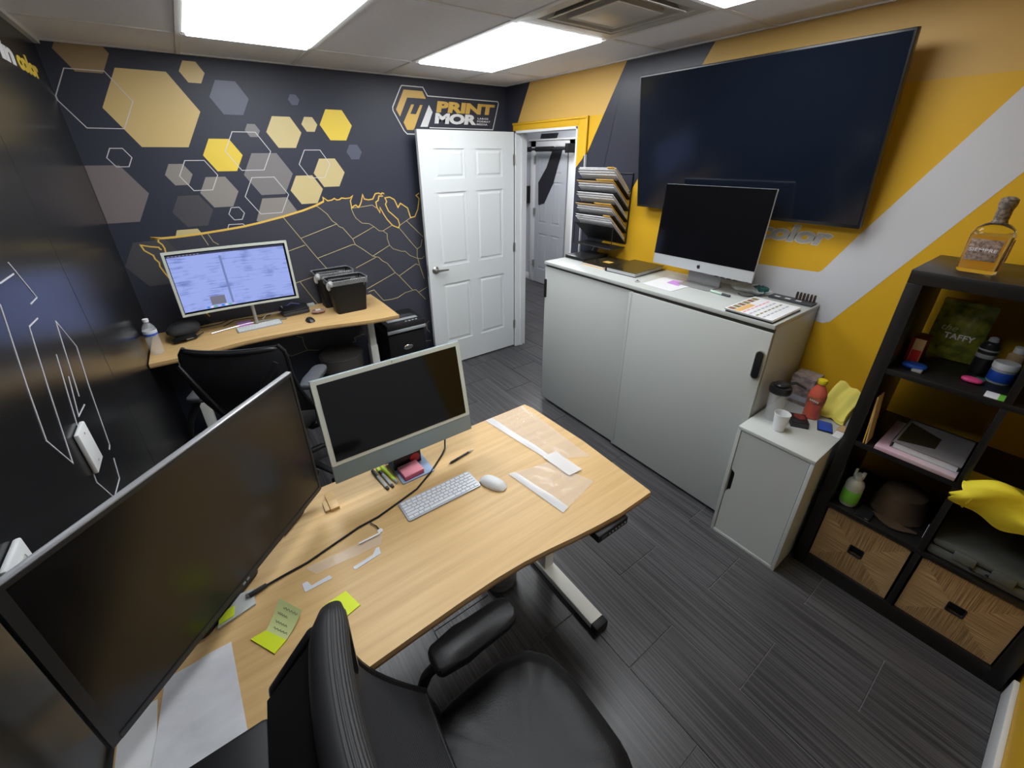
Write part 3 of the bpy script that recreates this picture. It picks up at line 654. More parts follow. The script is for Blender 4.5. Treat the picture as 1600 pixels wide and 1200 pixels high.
for k, z0 in enumerate(tiers):
    q = root('document_bundle', labs[k], 'documents', (-.012, -1.27, 1.28+z0+.01), group='documents in the wall rack')
    for n in range(3 if k != 4 else 5):
        e = .195-.012*(n % 3); L_ = .205+.012*((n*7+k*3) % 3)
        dx, dz = -.145/.19, .125/.19; off = .007+.0085*n
        sh = (.01*((n+k) % 2))
        m = MB(); m.sheet(lambda u, v: (-.004+dx*L_*v*.96, -.178+sh+.33*u, off+dz*L_*v*1.02+.004*math.sin(3*v)), 2, 3, .0032)
        m.build('paper_sheaf', [PAPER, PAPER, CARDB if k % 2 else PAPER, PAPER, PAPER][n], q)
    if k != 2:
        m = MB(); m.sheet(lambda u, v: (-.010+dx*.225*v, -.178+(.15 if k in (1, 3) else .06)*u, .044+dz*.225*v), 1, 1, .003); m.build('orange_folder', MANILA, q)
# ------------------------------------------------------------------ large sliding door cabinet
r = root('sliding_door_cabinet', 'large white cabinet with two sliding doors under the television', 'cabinet', (0, 0, 0))
cx0, cx1, cy0, cy1, ch = -.482, -.004, -2.707, -1.129, 1.162
MB().box(cx0, cx1, cy0, cy1, ch-.022, ch, bev=.002).build('top_panel', WHITE, r)
MB().box(cx0+.028, cx1, cy0+.002, cy0+.024, .04, ch-.022, bev=.001).build('side_panel', WHITE, r)
MB().box(cx0+.028, cx1, cy1-.024, cy1-.002, .04, ch-.022, bev=.001).build('side_panel', WHITE, r)
MB().box(cx0+.04, cx1, cy0+.024, cy1-.024, .04, .062).build('bottom_panel', WHITE, r)
MB().box(cx1-.012, cx1-.004, cy0+.024, cy1-.024, .062, ch-.026).build('back_panel', WHITE, r)
MB().box(cx0+.06, cx1-.03, cy0+.03, cy1-.03, .0, .04).build('plinth', BLKS, r)
MB().box(cx0+.020, cx0+.05, cy0+.004, cy1-.004, ch-.046, ch-.0222).build('door_rail', mat('rail_shadow_grey', (.09, .085, .08), .5), r)  # rail coloured dark to give the shadow under the top panel
def rounded_slot(m, x, y, z0, z1, rad, dep, out=-1):
    return m
d = MB().box(cx0+.012, cx0+.028, -1.915, cy1, .022, ch-.040, bev=.002).build('sliding_door', WHITE, r)
MB().box(cx0+.002, cx0+.020, cy1-.020, cy1+.002, .89, 1.03, bev=.006).build('door_handle', BLKP, d)
d = MB().box(cx0-.002, cx0+.0105, cy0, -1.905, .022, ch-.040, bev=.002).build('sliding_door', WHITE, r)
m = MB(); m.prism(rrect(-.015, .015, -.068, .068, .0148, 6), 0, .012, lambda u, v, w_: (cx0-.0015-w_, -2.684+u, .958+v), bev=.002); m.build('door_handle', BLKP, d)
m = MB(); m.ribbon([(p[0], p[1]) for p in rrect(-.0175, .0175, -.0705, .0705, .0172, 6)], .004, 0, .013, lambda u, v, w_: (cx0-.0015-w_, -2.684+u, .958+v), closed=True); m.build('handle_rim', CHROME, d)
MB().box(cx0-.0045, cx0-.0015, -1.925, -1.905, .022, ch-.040, bev=.001).build('edge_strip', WHITE, d)

MB().box(cx0+.0105, cx0+.0122, -1.9045, -1.8985, .022, ch-.040).build('door_gap_shade', DKGR, r)  # thin dark strip stands in for the shade between the sliding doors
# ------------------------------------------------------------------ small cabinet
r = root('small_cabinet', 'low white cabinet with a notched door between the large cabinet and the shelf', 'cabinet', (0, 0, 0))
sx0, sx1, sy0, sy1, sh = -.595, -.012, -3.040, -2.714, .677
MB().box(sx0, sx1, sy0, sy1, sh-.018, sh, bev=.002).build('top_panel', WHITE, r)
MB().box(sx0, sx1, sy0, sy0+.016, 0, sh-.018, bev=.001).build('side_panel', WHITE, r)
MB().box(sx0, sx1, sy1-.016, sy1, 0, sh-.018, bev=.001).build('side_panel', WHITE, r)
MB().box(sx0, sx1, sy0+.016, sy1-.016, .0, .018, bev=.001).build('bottom_panel', WHITE, r)
MB().box(sx1-.008, sx1, sy0+.016, sy1-.016, .018, sh-.018).build('back_panel', WHITE, r)
ya, yb, za, zb = sy0+.0185, sy1-.0185, .022, sh-.022
notch = [(yb, .275), (yb-.004, .285), (yb-.020, .300), (yb-.022, .315), (yb-.022, .400), (yb-.020, .412), (yb-.004, .425), (yb, .435)]
m = MB(); m.prism([(ya, za), (yb, za)]+notch+[(yb, zb), (ya, zb)], 0, .018, lambda u, v, w_: (sx0+.004+w_, u, v)); m.build('door', WHITE, r, smooth=False)
MB().box(sx0+.03, sx1-.02, sy0+.02, sy1-.02, .02, .03).build('inner_shelf', DKGR, r)
MB().box(sx0+.0225, sx0+.028, sy0+.02, sy1-.017, .019, sh-.019).build('gap_shade_sheet', BLKP, r)  # black sheet behind the door puts shade into its gaps and notch

# ------------------------------------------------------------------ black cube shelf
r = root('cube_shelf', 'tall black-brown open cube shelf against the yellow wall', 'shelf', (0, 0, 0))
kx0, kx1 = -.435, -.040; ky0, ky1 = -3.777, -3.061; kz = 1.478
MB().box(kx0, kx1, ky0, ky1, kz-.048, kz, bev=.002).build('top_panel', SHELF, r)
MB().box(kx0, kx1, ky0, ky0+.045, 0, kz-.048, bev=.002).build('side_panel', SHELF, r)
MB().box(kx0, kx1, ky1-.045, ky1, 0, kz-.048, bev=.002).build('side_panel', SHELF, r)
MB().box(kx0, kx1, ky0+.045, ky1-.045, 0, .080, bev=.002).build('bottom_panel', SHELF, r)
ymid = -3.421
for z in (.388, .735, 1.078):
    MB().box(kx0+.002, kx1, ky0+.045, ky1-.045, z, z+.022, bev=.001).build('shelf_board', SHELF, r)
for z0, z1 in ((.080, .388), (.410, .735), (.757, 1.078), (1.10, kz-.048)):
    MB().box(kx0+.001, kx1, ymid-.010, ymid+.010, z0, z1, bev=.001).build('divider', SHELF, r)
def basket(label, ya, yb):
    z0, z1 = .0812, .376; x0 = kx0+.012
    t = root('seagrass_basket', label, 'basket', (x0, (ya+yb)/2, z0), group='woven baskets in the bottom row')
    h_, hw_ = z1-z0, (yb-ya)/2; g = .025; hz = h_*.50; hh_ = .023
    body = MB(); body.box(.012, .34, -hw_, -hw_+.012, 0, h_, bev=.004); body.box(.012, .34, hw_-.012, hw_, 0, h_, bev=.004); body.box(.33, .345, -hw_, hw_, 0, h_, bev=.004); body.box(.012, .34, -hw_, hw_, 0, .01)
    body.build('body', SEAH, t)
    FF_ = lambda u, v, w_: (w_, u, v)
    ou = [(-hw_, 0), (hw_, 0), (hw_, h_), (-hw_, h_)]; inn = [(-g, hz-hh_), (g, hz-hh_), (g, hz+hh_), (-g, hz+hh_)]
    for i in range(4):
        m = MB(); j = (i+1) % 4
        m.prism([ou[i], ou[j], inn[j], inn[i]], 0, .014, FF_)
        m.build('woven_section', SEAV if i % 2 == 0 else SEAH, t, smooth=False)
    MB().box(.02, .03, -g, g, hz-hh_, hz+hh_).build('hole_shade', BLKP, t)  # black plate set in the opening as the shade inside the basket
    m = MB(); m.ribbon(rrect(-g, g, hz-hh_, hz+hh_, .004, 2), .004, -.002, .008, FF_, closed=True); m.build('hole_rim', BLKS, t)
    m = MB(); m.tube([(.007, -hw_+.006, h_), (.007, hw_-.006, h_)], .008, n=8); m.build('rim', SEAV, t)
basket('woven seagrass basket in the bottom left cell of the shelf', ymid+.018, ky1-.05)
basket('woven seagrass basket in the bottom right cell, under the tool case', ky0+.05, ymid-.018)
# ------------------------------------------------------------------ things on and in the shelf
def bottle_tequila():
    t = root('liquor_bottle', 'half full golden liquor bottle on top of the black shelf', 'bottle', (-.30, -3.20, kz+.0005))
    def sect(z, a, b, r_): return [(p[0], p[1], z) for p in rrect(-b, b, -a, a, r_, 5)]
    def loft(m, S, capa=True):
        tb = bmesh.new(); R_ = [[tb.verts.new(p) for p in s] for s in S]; n = len(R_[0])
        for i in range(len(R_)-1):
            for j in range(n): tb.faces.new((R_[i][j], R_[i][(j+1) % n], R_[i+1][(j+1) % n], R_[i+1][j]))
        tb.faces.new(R_[0][::-1]); tb.faces.new(R_[-1]); bmesh.ops.recalc_face_normals(tb, faces=tb.faces); m._merge(tb); return m
    S = [sect(0, .044, .034, .014), sect(.006, .049, .038, .018), sect(.10, .051, .040, .020), sect(.125, .051, .040, .022), sect(.145, .044, .034, .024), sect(.158, .030, .026, .0225), sect(.164, .0165, .0165, .0162), sect(.205, .0155, .0155, .015)]
    loft(MB(), S).build('glass_body', GLASS, t, sharp=50)
    S2 = [sect(.012, .043, .033, .014), sect(.10, .0455, .0345, .016), sect(.122, .0455, .0345, .018)]
    loft(MB(), S2).build('liquor', TEQ, t, sharp=50)
    m = MB(); m.box(-.0418, -.0402, -.036, .040, .042, .112, bev=.0005); m.box(-.036, .026, -.0530, -.0515, .042, .112)
    lb = m.build('label', LABELT, t)
    text_mb('SIEMPRE', lambda u, v, w_: (-.0418-w_, u, v), .036, -.030, .072, .083, 0, .0006, bold=.01).build('label_lettering', WHITEP, lb, smooth=False)
    m = MB(); m.lathe([(0, .160), (.019, .160), (.020, .166), (.0175, .172), (.0185, .176), (.018, .205), (.020, .21), (.022, .222), (.021, .236), (.012, .243), (0, .245)], n=16); m.build('stopper', CORK, t)
    return t
bottle_tequila()
z3 = 1.1005
r = root('candy_bag', 'green and yellow candy bag standing in the top shelf cell', 'bag', (-.15, -3.215, z3), rz=0)
m = MB(); m.sheet(lambda u, v: (.0-.028*math.sin(math.pi*u)*math.sin(math.pi*v)**.6+.03*v, .075-.15*u, .004+.225*v), 8, 10, .004); m.sheet(lambda u, v: (.002+.020*math.sin(math.pi*u)*math.sin(math.pi*v)**.6+.03*v, .075-.15*u, .004+.225*v), 8, 10, .004)
bg = m.build('pouch', TAFFY, r)
text_mb('the', lambda u, v, w_: (-.030-w_, u, v), .045, .0, .125, .150, 0, .001, shear=.3).build('bag_lettering', mat('pale_lime_print', (.40, .42, .20), .4), bg, smooth=False)
text_mb('TAFFY', lambda u, v, w_: (-.030-w_, u, v), .03, -.055, .095, .118, 0, .001, bold=.02).build('bag_lettering', WHITEP, bg, smooth=False)
MB().box(-.001, .036, -.074, .074, .222, .236).build('bag_seal', TAFFY, r)
r = root('match_box', 'small red and cream carton leaning in the top shelf cell', 'box', (-.25, -3.150, z3))
m = MB(); m.box(-.045, .045, -.012, .030, 0, .10, bev=.001); m.build('carton', DRED, r)
MB().box(-.047, -.0455, -.012, .020, 0, .10).build('cream_label', CARDB, r); MB().box(-.0482, -.0468, -.010, .018, .005, .055).build('red_label', RED, r)
r = root('cigarette_lighter', 'small dark blue object lying at the front of the top shelf cell', 'trinket', (-.35, -3.165, z3))
MB().ell((0, 0, .011), .026, .036, .011, e=.7).build('case', BLUE, r); MB().box(-.04, -.018, -.030, .0, .0, .01, bev=.002).build('tag', GREYPL, r)
r = root('spray_can', 'black spray can standing in the top shelf cell', 'can', (-.19, -3.315, z3))
MB().lathe([(0, 0), (.027, 0), (.0275, .004), (.0265, .008), (.0265, .105), (.022, .118), (.012, .124)], n=24).build('body', BLKS, r)
MB().lathe([(.0268, .06), (.0275, .061), (.0275, .075), (.0268, .076)], n=24).build('silver_band', GREYPL, r)
MB().lathe([(0, .118), (.014, .118), (.013, .135), (.006, .14), (0, .14)], n=16).build('nozzle', GREYPL, r)
MB().lathe([(.0268, .088), (.0273, .089), (.0273, .094), (.0268, .095)], n=24).build('silver_band', GREYPL, r)
r = root('supplement_jar', 'squat jar with a wide white lid and blue label in the shelf', 'jar', (-.25, -3.374, z3))
MB().lathe([(0, 0), (.030, 0), (.032, .004), (.032, .050), (.029, .056), (0, .056)], n=28).build('body', GREYPL, r)
MB().lathe([(.0322, .008), (.0327, .009), (.0327, .045), (.0322, .046)], n=28).build('label', BLUE, r)
MB().lathe([(.028, .055), (.0335, .056), (.0335, .074), (.031, .078), (0, .078)], n=28).build('lid', WHITET, r)
r = root('pill_bottle', 'small yellowish bottle with a pale cap behind the white lidded jar', 'bottle', (-.16, -3.385, z3))
MB().lathe([(0, 0), (.022, 0), (.023, .003), (.023, .085), (.012, .095), (0, .095)], n=20).build('body', CARDB, r); MB().lathe([(0, .094), (.016, .094), (.016, .115), (0, .117)], n=20).build('cap', WHITET, r)
r = root('lip_balm', 'pink and white round tin lying on the upper shelf board', 'tin', (-.325, -3.318, z3))
MB().ell((0, 0, .009), .020, .028, .009, e=.75).build('tin', mat('hot_pink', (.70, .06, .22), .4), r); MB().box(.012, .035, -.03, -.005, 0, .015, bev=.003).build('green_tab', mat('teal_tab', (.03, .14, .11), .4), r)
r = root('gift_card', 'white and green card on the front edge of the upper shelf board', 'card', (-.395, -3.392, z3))
MB().box(-.03, .028, -.004, .028, 0, .0012).build('white_half', PAPER, r); MB().box(-.03, .028, -.034, -.004, 0, .0013).build('green_half', GREEN, r)
z2 = .7575
r = root('envelope', 'orange and white envelopes standing upright against the left shelf side', 'envelope', (-.385, -3.128, z2))
MB().box(-.045, .03, -.0035, .0, 0, .205, M=Matrix.Rotation(math.radians(-4), 4, 'X')).build('orange_envelope', MANILA, r)
MB().box(-.045, .03, -.012, -.008, 0, .215, M=Matrix.Rotation(math.radians(-6), 4, 'X')).build('cream_envelope', CARDB, r)
r = root('magazine', 'pale pink magazine lying flat under the ring binder', 'magazine', (-.30, -3.285, z2))
MB().box(-.135, .16, -.120, .118, 0, .016, bev=.001).build('pages', mat('pale_pink_cover', (.50, .43, .46), .4, var=.25, vscale=(12, 8, 1), color2=(.55, .32, .40)), r)
r = root('ring_binder', 'thick binder with a shiny dark cover lying on the magazine', 'binder', (-.275, -3.30, z2+.0165))
MB().box(-.125, .125, -.105, .095, 0, .003).build('cover', GREYPL, r); MB().box(-.12, .12, -.098, .088, .003, .026).build('pages', PAPERC, r); MB().box(-.125, .125, -.105, .095, .026, .029).build('cover', mat('grey_shiny_cover', (.20, .19, .19), .2), r); MB().prism([(-.105, .085), (.10, .085), (.04, -.02), (-.06, -.02)], .0291, .0296).build('dark_trapezoid', BROWNR, r, smooth=False); MB().box(-.125, .125, .092, .097, 0, .029, bev=.001).build('spine', DKGR, r)  # glossy dark trapezoid laid on the grey cover
z1 = .4105
r = root('spray_bottle', 'white trigger-less spray bottle with a green label in the left cell', 'bottle', (-.37, -3.155, z1))
MB().lathe([(0, 0), (.028, 0), (.032, .006), (.033, .100), (.033, .112), (.028, .128), (.018, .138), (.016, .155)], n=28).build('body', SPRAYW, r)
m = MB(); m.lathe([(.0335, .018), (.0342, .020), (.0342, .082), (.0335, .084)], n=28); lb = m.build('label', GREEN, r)
m = MB(); m.lathe([(0, .150), (.019, .150), (.020, .155), (.018, .166), (0, .168)], n=16); m.box(-.008, .008, -.020, -.008, .160, .182, bev=.002); m.box(-.008, .008, .010, .018, .160, .186, bev=.002); m.build('collar', SPRAYW, r)
r = root('card_reader', 'flat black gadget under the spray bottle', 'gadget', (-.40, -3.20, z1)); r.location.x = -.395; r.location.y = -3.222
MB().box(-.030, .055, -.030, .022, 0, .010, bev=.003).build('body', BLKS, r); MB().box(-.031, -.024, -.024, -.012, .003, .0105).build('metal_tip', CHROME, r)
r = root('felt_hat', 'dark brown rounded felt hat lying in the second shelf cell', 'hat', (-.235, -3.315, z1))
m = MB(); m.lathe([(0, .125), (.04, .123), (.068, .105), (.080, .07), (.086, .02), (.094, .008), (.094, 0), (0, 0)], n=32, sx=1.25, sy=1.02, c=(0, .012, 0)); m.build('crown', BROWNC, r)
m = MB(); m.sheet(lambda u, v: (-.118-.045*v*math.sin(math.pi*u), -.075+.15*u, .012-.006*v), 8, 4, .004); m.build('peak', BROWNC, r)
r = root('paper_slip', 'small white slip of paper standing beside the shelf divider', 'paper', (-.33, -3.4085, z1))
MB().box(-.02, .03, -.001, .001, 0, .045, M=Matrix.Rotation(math.radians(6), 4, 'Y')).build('slip', PAPER, r)
r = root('tool_case', 'grey plastic tool case lying in the lower right shelf cell', 'tool case', (-.24, -3.575, z1))
m = MB(); m.box(-.18, .17, -.145, .143, 0, .042, bev=.012); m.build('lower_shell', CASEM, r)
m = MB(); m.box(-.178, .17, -.143, .141, .045, .080, bev=.014); m.build('lid', CASEM, r)
m = MB(); m.box(-.170, .165, -.14, .138, .040, .047); m.build('seam', BLKP, r)
for yy in (.045, -.055): MB().box(-.187, -.174, yy-.030, yy+.030, .028, .066, bev=.003).build('latch', CASEM, r)
MB().tube([(-.18, .0-.02, .03), (-.195, -.02, .03), (-.195, .02, .03), (-.18, .02, .03)], .005, n=8).build('handle', BLKP, r)
# yellow cloth hanging from the right cell
r = root('yellow_cloth', 'bright yellow cloth hanging over the edge of the right shelf cell', 'cloth', (-.44, -3.53, .757))
def cl(u, v):
    y = .105-.30*u
    bot = -.047+(-.050)*math.exp(-((u-.42)/.16)**2)-.012*math.sin(10*u)
    top = .012+.075*math.sin(math.pi*min(1, max(0, (u-.02)/.55)))**.8*(1-.3*u)
    if v < .35:
        t = v/.35; return (.12-.14*t, y, .010+top*t*t*.9)
    t = (v-.35)/.65
    return (-.020-.035*math.sin(math.pi*(.15+.75*t))-.010*math.sin(9*u+2*t), y-.012*math.sin(6*t+4*u), (.010+top*.9)*(1-t)+bot*t+.004*math.sin(18*u+5*t))
MB().sheet(cl, 40, 26, .004).build('cloth', YELC, r, sharp=80)
m = MB(); m.sheet(lambda u, v: (-.045-.02*math.sin(4*v)*u, .122-.060*u*(1-.2*v), -.020+(.065-.11*v)*u), 10, 10, .004); m.build('folded_corner', YELC, r, sharp=80)

# ------------------------------------------------------------------ on the small cabinet
zc = sh+.0006
r = root('blender_cup', 'clear blender cup with a black flip lid beside the big cabinet', 'cup', (-.405, -2.782, zc)); r.location.y = -2.776
MB().lathe([(0, 0), (.032, 0), (.034, .003), (.042, .15), (.0405, .15), (.0325, .005), (0, .005)], n=28).build('clear_body', CLRB, r)
m = MB(); m.lathe([(0, .150), (.046, .150), (.0475, .156), (.0475, .172), (.044, .182), (0, .186)], n=28); m.ell((.0, -.0, .190), .035, .030, .012); lid = m.build('lid', BLKS, r)
m = MB(); m.tube([(.02, -.01, .19), (.035, -.045, .205), (.045, -.085, .190)], [.008, .011, .008], n=10, flat=.6); m.build('carry_loop', BLKS, lid)
r = root('paper_cup', 'small white paper cup on the low cabinet', 'cup', (-.462, -2.815, zc)); r.location = (-.478, -2.838, zc)
MB().lathe([(0, .002), (.022, .0), (.024, .001), (.0325, .086), (.0345, .088), (.0335, .0905), (.0315, .089), (.0225, .006), (0, .006)], n=28).build('cup', WHITET, r)
r = root('juice_bottle', 'plastic bottle of red juice with a yellow cap', 'bottle', (-.235, -2.882, zc))
m = MB(); m.lathe([(0, 0), (.031, 0), (.036, .006), (.034, .02), (.036, .03), (.033, .05), (.036, .065), (.036, .075), (.037, .08), (.037, .125), (.036, .13), (.032, .15), (.018, .172), (.016, .178), (.016, .19), (0, .19)], n=32); m.build('body', REDJ, r)
m = MB(); m.lathe([(.0372, .082), (.0377, .083), (.0377, .122), (.0372, .123)], n=32); lb = m.build('label', mat('red_berry_label', (.75, .13, .10), .35, var=.6, vscale=(60, 60, 60), color2=(.20, .12, .03)), r)
for k in range(5): MB().box(-.0386, -.0378, .016-.008*k-.005, .016-.008*k, .100-.001*k, .109-.001*k).build('white_mark', WHITEP, lb)
m = MB(); m.lathe([(0, .184), (.018, .184), (.019, .188), (.019, .203), (.017, .206), (0, .206)], n=24); m.build('cap', YCAP, r)
r = root('grey_carton', 'printed grey carton standing behind the juice bottle', 'carton', (-.115, -2.785, zc))
MB().box(-.055, .055, -.055, .048, 0, .155, bev=.002).build('box', CARTON, r); MB().box(-.0562, -.0552, -.045, .035, .02, .05).build('printed_panel', INKL, r)
r = root('yellow_towel', 'folded yellow towel behind the juice bottle against the shelf', 'towel', (-.082, -2.957, zc+.003))
def tw_(u, v): return (.070-.185*u+.01*math.sin(5*v), .060-.112*v+.012*math.sin(3*u), .014+.115*(1-u)**1.4*(1-.25*v)+.007*math.sin(11*v+2*u)+.005*math.sin(8*u))
for k in range(3): MB().sheet(lambda u, v, k=k: (tw_(u, v)[0]-.003*k, tw_(u, v)[1]-.001*k, max(.003, tw_(u, v)[2]-.0065*k*(.4+.6*u))), 18, 14, .005).build('towel_fold', TOWEL, r, sharp=80)
r = root('card_stack', 'stack of dark printed cards with a red picture in front of the juice', 'cards', (-.345, -2.868, zc), rz=.55)
for k in range(4): MB().box(-.048+.002*k, .048-.001*k, -.036, .036-.002*(k % 2), .0065*k, .0065*k+.006, bev=.001).build('card_pack', DKGR if k < 3 else DARKB, r)
MB().prism([(.0, -.030), (.044, -.024), (.040, .012), (.012, .020), (-.012, -.004)], .0258, .0264).build('red_picture', mat('card_picture', (.40, .06, .04), .35, var=.6, vscale=(50, 50, 50), color2=(.06, .03, .03)), r, smooth=False)
r = root('blue_card', 'flat blue card at the right end of the low cabinet', 'card', (-.285, -2.962, zc), rz=.35)
MB().box(-.045, .045, -.030, .030, 0, .004, bev=.001).build('dark_base', DARKB, r); MB().box(-.040, .045, -.026, .027, .0042, .008, bev=.001).build('blue_top', BLUE, r)
r = root('receipt', 'scraps of paper beside the shelf on the low cabinet', 'paper', (-.30, -3.018, zc))
MB().box(-.035, .045, -.018, .012, 0, .002).build('white_scrap', PAPER, r); MB().box(.03, .09, -.016, .016, .002, .006).build('brown_scrap', CARDB, r)

# ------------------------------------------------------------------ on the big cabinet
zt = ch+.0006
r = root('laptop', 'closed black laptop at the far end of the white cabinet', 'laptop', (-.135, -1.218, zt))
MB().box(-.150, .105, -.108, .083, .0, .016, bev=.005).build('base', BLKP, r); MB().box(-.152, .105, -.108, .083, .0165, .025, bev=.004).build('lid', BLKS, r)
r = root('magazine', 'black covered brochure with orange edge between laptop and binder', 'magazine', (-.19, -1.445, zt))
MB().box(-.14, .15, -.11, .085, 0, .004).build('orange_cover', MANILA, r); MB().box(-.138, .15, -.108, .083, .004, .012).build('pages', PAPER, r); MB().box(-.14, .15, -.11, .085, .012, .0135).build('black_cover', BROWNR, r)
MB().box(-.03, .02, -.06, .0, .0136, .0142).build('gold_emblem', GOLD, r)
r = root('ring_binder', 'glossy black ring binder lying on the white cabinet', 'binder', (-.19, -1.688, zt), rz=.06)
MB().box(-.155, .165, -.125, .110, 0, .003).build('cover', BLKS, r); MB().box(-.148, .16, -.118, .10, .003, .024).build('pages', PAPER, r); MB().box(-.155, .165, -.125, .110, .024, .027).build('cover', BROWNR, r); MB().box(-.155, .165, .104, .110, 0, .027, bev=.001).build('spine', BLKS, r)
r = root('cable_grommet', 'small grey round clip on the cabinet edge near the binder', 'clip', (-.395, -1.885, zt))
MB().lathe([(0, 0), (.016, 0), (.016, .004), (.010, .007), (0, .007)], n=20).build('disc', GREYPL, r)
MB().lathe([(0, .007), (.007, .007), (.006, .010), (0, .010)], n=14).build('button', DKGR, r)
r = root('paper_sheet', 'white sheet of paper with a lilac note on the white cabinet', 'paper', (-.265, -2.03, zt))
MB().prism([(-.139, .104), (-.148, -.097), (.133, -.102), (.166, .110)], 0, .0015).build('sheet', PAPER, r, smooth=False)
r = root('sticky_note', 'lilac sticky note on the paper sheet on the white cabinet', 'note', (-.24, -2.042, zt+.0018))
MB().prism([(-.039, .034), (-.044, -.047), (.045, -.030), (.040, .044)], 0, .001).build('note', LILAC, r, smooth=False)
r = root('marker_pen', 'pale green marker with dark cap on the white cabinet', 'marker', (-.247, -2.315, zt+.007), rz=math.radians(-6))
MB().tube([(0, .055, 0), (0, -.015, 0)], .0065, n=12).build('barrel', mat('pale_green_barrel', (.45, .62, .50), .4), r); MB().tube([(0, -.015, 0), (0, -.060, 0)], [.0072, .0068], n=12).build('cap', DKGR, r)
# stack of printed brochures
r = root('brochure_stack', 'stack of printed price sheets at the near corner of the cabinet', 'brochures', (-.325, -2.575, zt))
MB().box(-.155, .13, -.118, .100, 0, .006, bev=.001).build('black_folder', BLKS, r)
MB().box(-.150, .135, -.115, .105, .0065, .012).build('paper_block', PAPER, r)
s_ = MB().box(-.155, .14, -.112, .108, .0125, .016).build('top_sheet', PAPER, r)
for i in range(6): MB().box(-.145+.045*i, -.112+.045*i, .068, .098, .0162, .0168).build('photo_swatch', [mat('sw_brown', (.22, .10, .05), .5), mat('sw_olive', (.18, .17, .05), .5)][i % 2], s_)
MB().box(-.150, .0, .035, .064, .0162, .0166).build('orange_bar', mat('sw_orange', (.70, .42, .14), .5), s_)
for i in range(7):
    for j in range(4): MB().box(-.145+.038*i, -.118+.038*i, .018-.030*j, .026-.030*j, .0162, .0165).build('printed_line', [PINK, INKL, mat('sw_olive', 0), INKL][j], s_)
r = root('plastic_bag', 'crinkled clear plastic bag with teal print behind the brochures', 'bag', (-.085, -2.39, zt))
random.seed(3)
def bagf(u, v):
    a = 2*math.pi*u; p = math.pi*(v-.5); k = 1+.10*math.sin(5*a+3*v)+.08*math.sin(9*a-7*v)
    return (.055*math.cos(a)*math.cos(p)*k, .105*math.sin(a)*math.cos(p)*k, .024+.022*math.sin(p)*k)
def blob(fn, nu, nv):
    m = MB(); tb = bmesh.new(); G = [[tb.verts.new(fn(i/nu, j/nv)) for i in range(nu)] for j in range(1, nv)]
    a, b_ = tb.verts.new(fn(0, 0)), tb.verts.new(fn(0, 1))
    for j in range(len(G)-1):
        for i in range(nu): tb.faces.new((G[j][i], G[j][(i+1) % nu], G[j+1][(i+1) % nu], G[j+1][i]))
    for i in range(nu): tb.faces.new((a, G[0][(i+1) % nu], G[0][i])); tb.faces.new((b_, G[-1][i], G[-1][(i+1) % nu]))
    bmesh.ops.recalc_face_normals(tb, faces=tb.faces); m._merge(tb); return m
blob(bagf, 26, 14).build('film', BAG, r, sharp=20)
blob(lambda u, v: (bagf(u, v)[0]*.8, bagf(u, v)[1]*.42-.055, bagf(u, v)[2]*1.05+.002), 20, 12).build('teal_printed_end', mat('teal_crinkle', (.012, .075, .078), .25, bump=.8, bscale=(50, 50, 50), bdist=.006), r, sharp=20)
r = root('bit_holder', 'dark tray of brown pegs at the back corner of the cabinet', 'tray', (-.055, -2.605, zt))
MB().box(-.035, .030, -.095, .110, 0, .012, bev=.002).build('tray', DKGR, r)
for i in range(6):
    p = MB(); p.lathe([(0, .012), (.0055, .012), (.0060, .036), (.0045, .05), (0, .052)], n=10, c=(.010, -.005-.0158*i, 0)); p.build('peg', mat('dark_brown_peg', (.055, .030, .020), .4), r)
for i in range(3): MB().box(-.028, -.010, .06-.05*i, .085-.05*i, .0122, .0135).build('white_label', PAPER, r)

# ------------------------------------------------------------------ all-in-one computers
APPLE = [(0, -.5), (.12, -.47), (.22, -.5), (.33, -.40), (.42, -.2), (.33, -.08), (.30, .05), (.38, .20), (.30, .29), (.16, .31), (.0, .26), (-.16, .31), (-.33, .25), (-.42, .08), (-.40, -.15), (-.30, -.38), (-.18, -.5)]
LEAF = [(.0, .34), (.02, .46), (.16, .58), (.15, .44)]
# 27 inch on the cabinet, faces -x
r = root('desktop_computer', 'large all-in-one computer with silver chin in front of the television', 'computer', (-.19, -2.152, zt))
tl2 = math.radians(4); MR = Matrix.Translation((-.03, 0, .088)) @ Matrix.Rotation(tl2, 4, 'Y')
hw2, h2 = .3, .452
MB().box(-.003, .010, -hw2, hw2, 0, h2, bev=.0025, M=MR).build('casing', ALUP, r)
MB().box(-.0052, -.0025, -hw2+.001, hw2-.001, .060, h2-.001, M=MR).build('screen_glass', SCR, r)
m = MB(); m.sheet(lambda u, v: (.010+.030*math.sin(math.pi*u)*math.sin(math.pi*v), -hw2+.01+(2*hw2-.02)*u, .01+(h2-.02)*v), 12, 10, .003, M=MR); m.build('rear_shell', ALUP, r)
for P_ in (APPLE, LEAF): MB().prism([(p[0]*.024, p[1]*.024) for p in P_], 0, .0012, lambda u, v, w_: tuple(MR @ Vector((-.0032-w_, -u, .030+v)))).build('chin_emblem', BLKS, r, smooth=False)
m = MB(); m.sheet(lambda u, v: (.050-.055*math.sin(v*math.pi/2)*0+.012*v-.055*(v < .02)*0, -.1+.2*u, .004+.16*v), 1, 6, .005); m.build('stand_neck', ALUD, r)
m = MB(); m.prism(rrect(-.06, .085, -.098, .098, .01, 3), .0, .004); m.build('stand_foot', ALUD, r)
for i in range(4): MB().box(-.001, .010, -.10-.035*i-.018, -.10-.035*i, -.005, .001, M=MR).build('bottom_clip', BLKP, r)
r = root('cable', 'grey cable coming out from under the large computer', 'cable', (-.16, -2.40, zt))
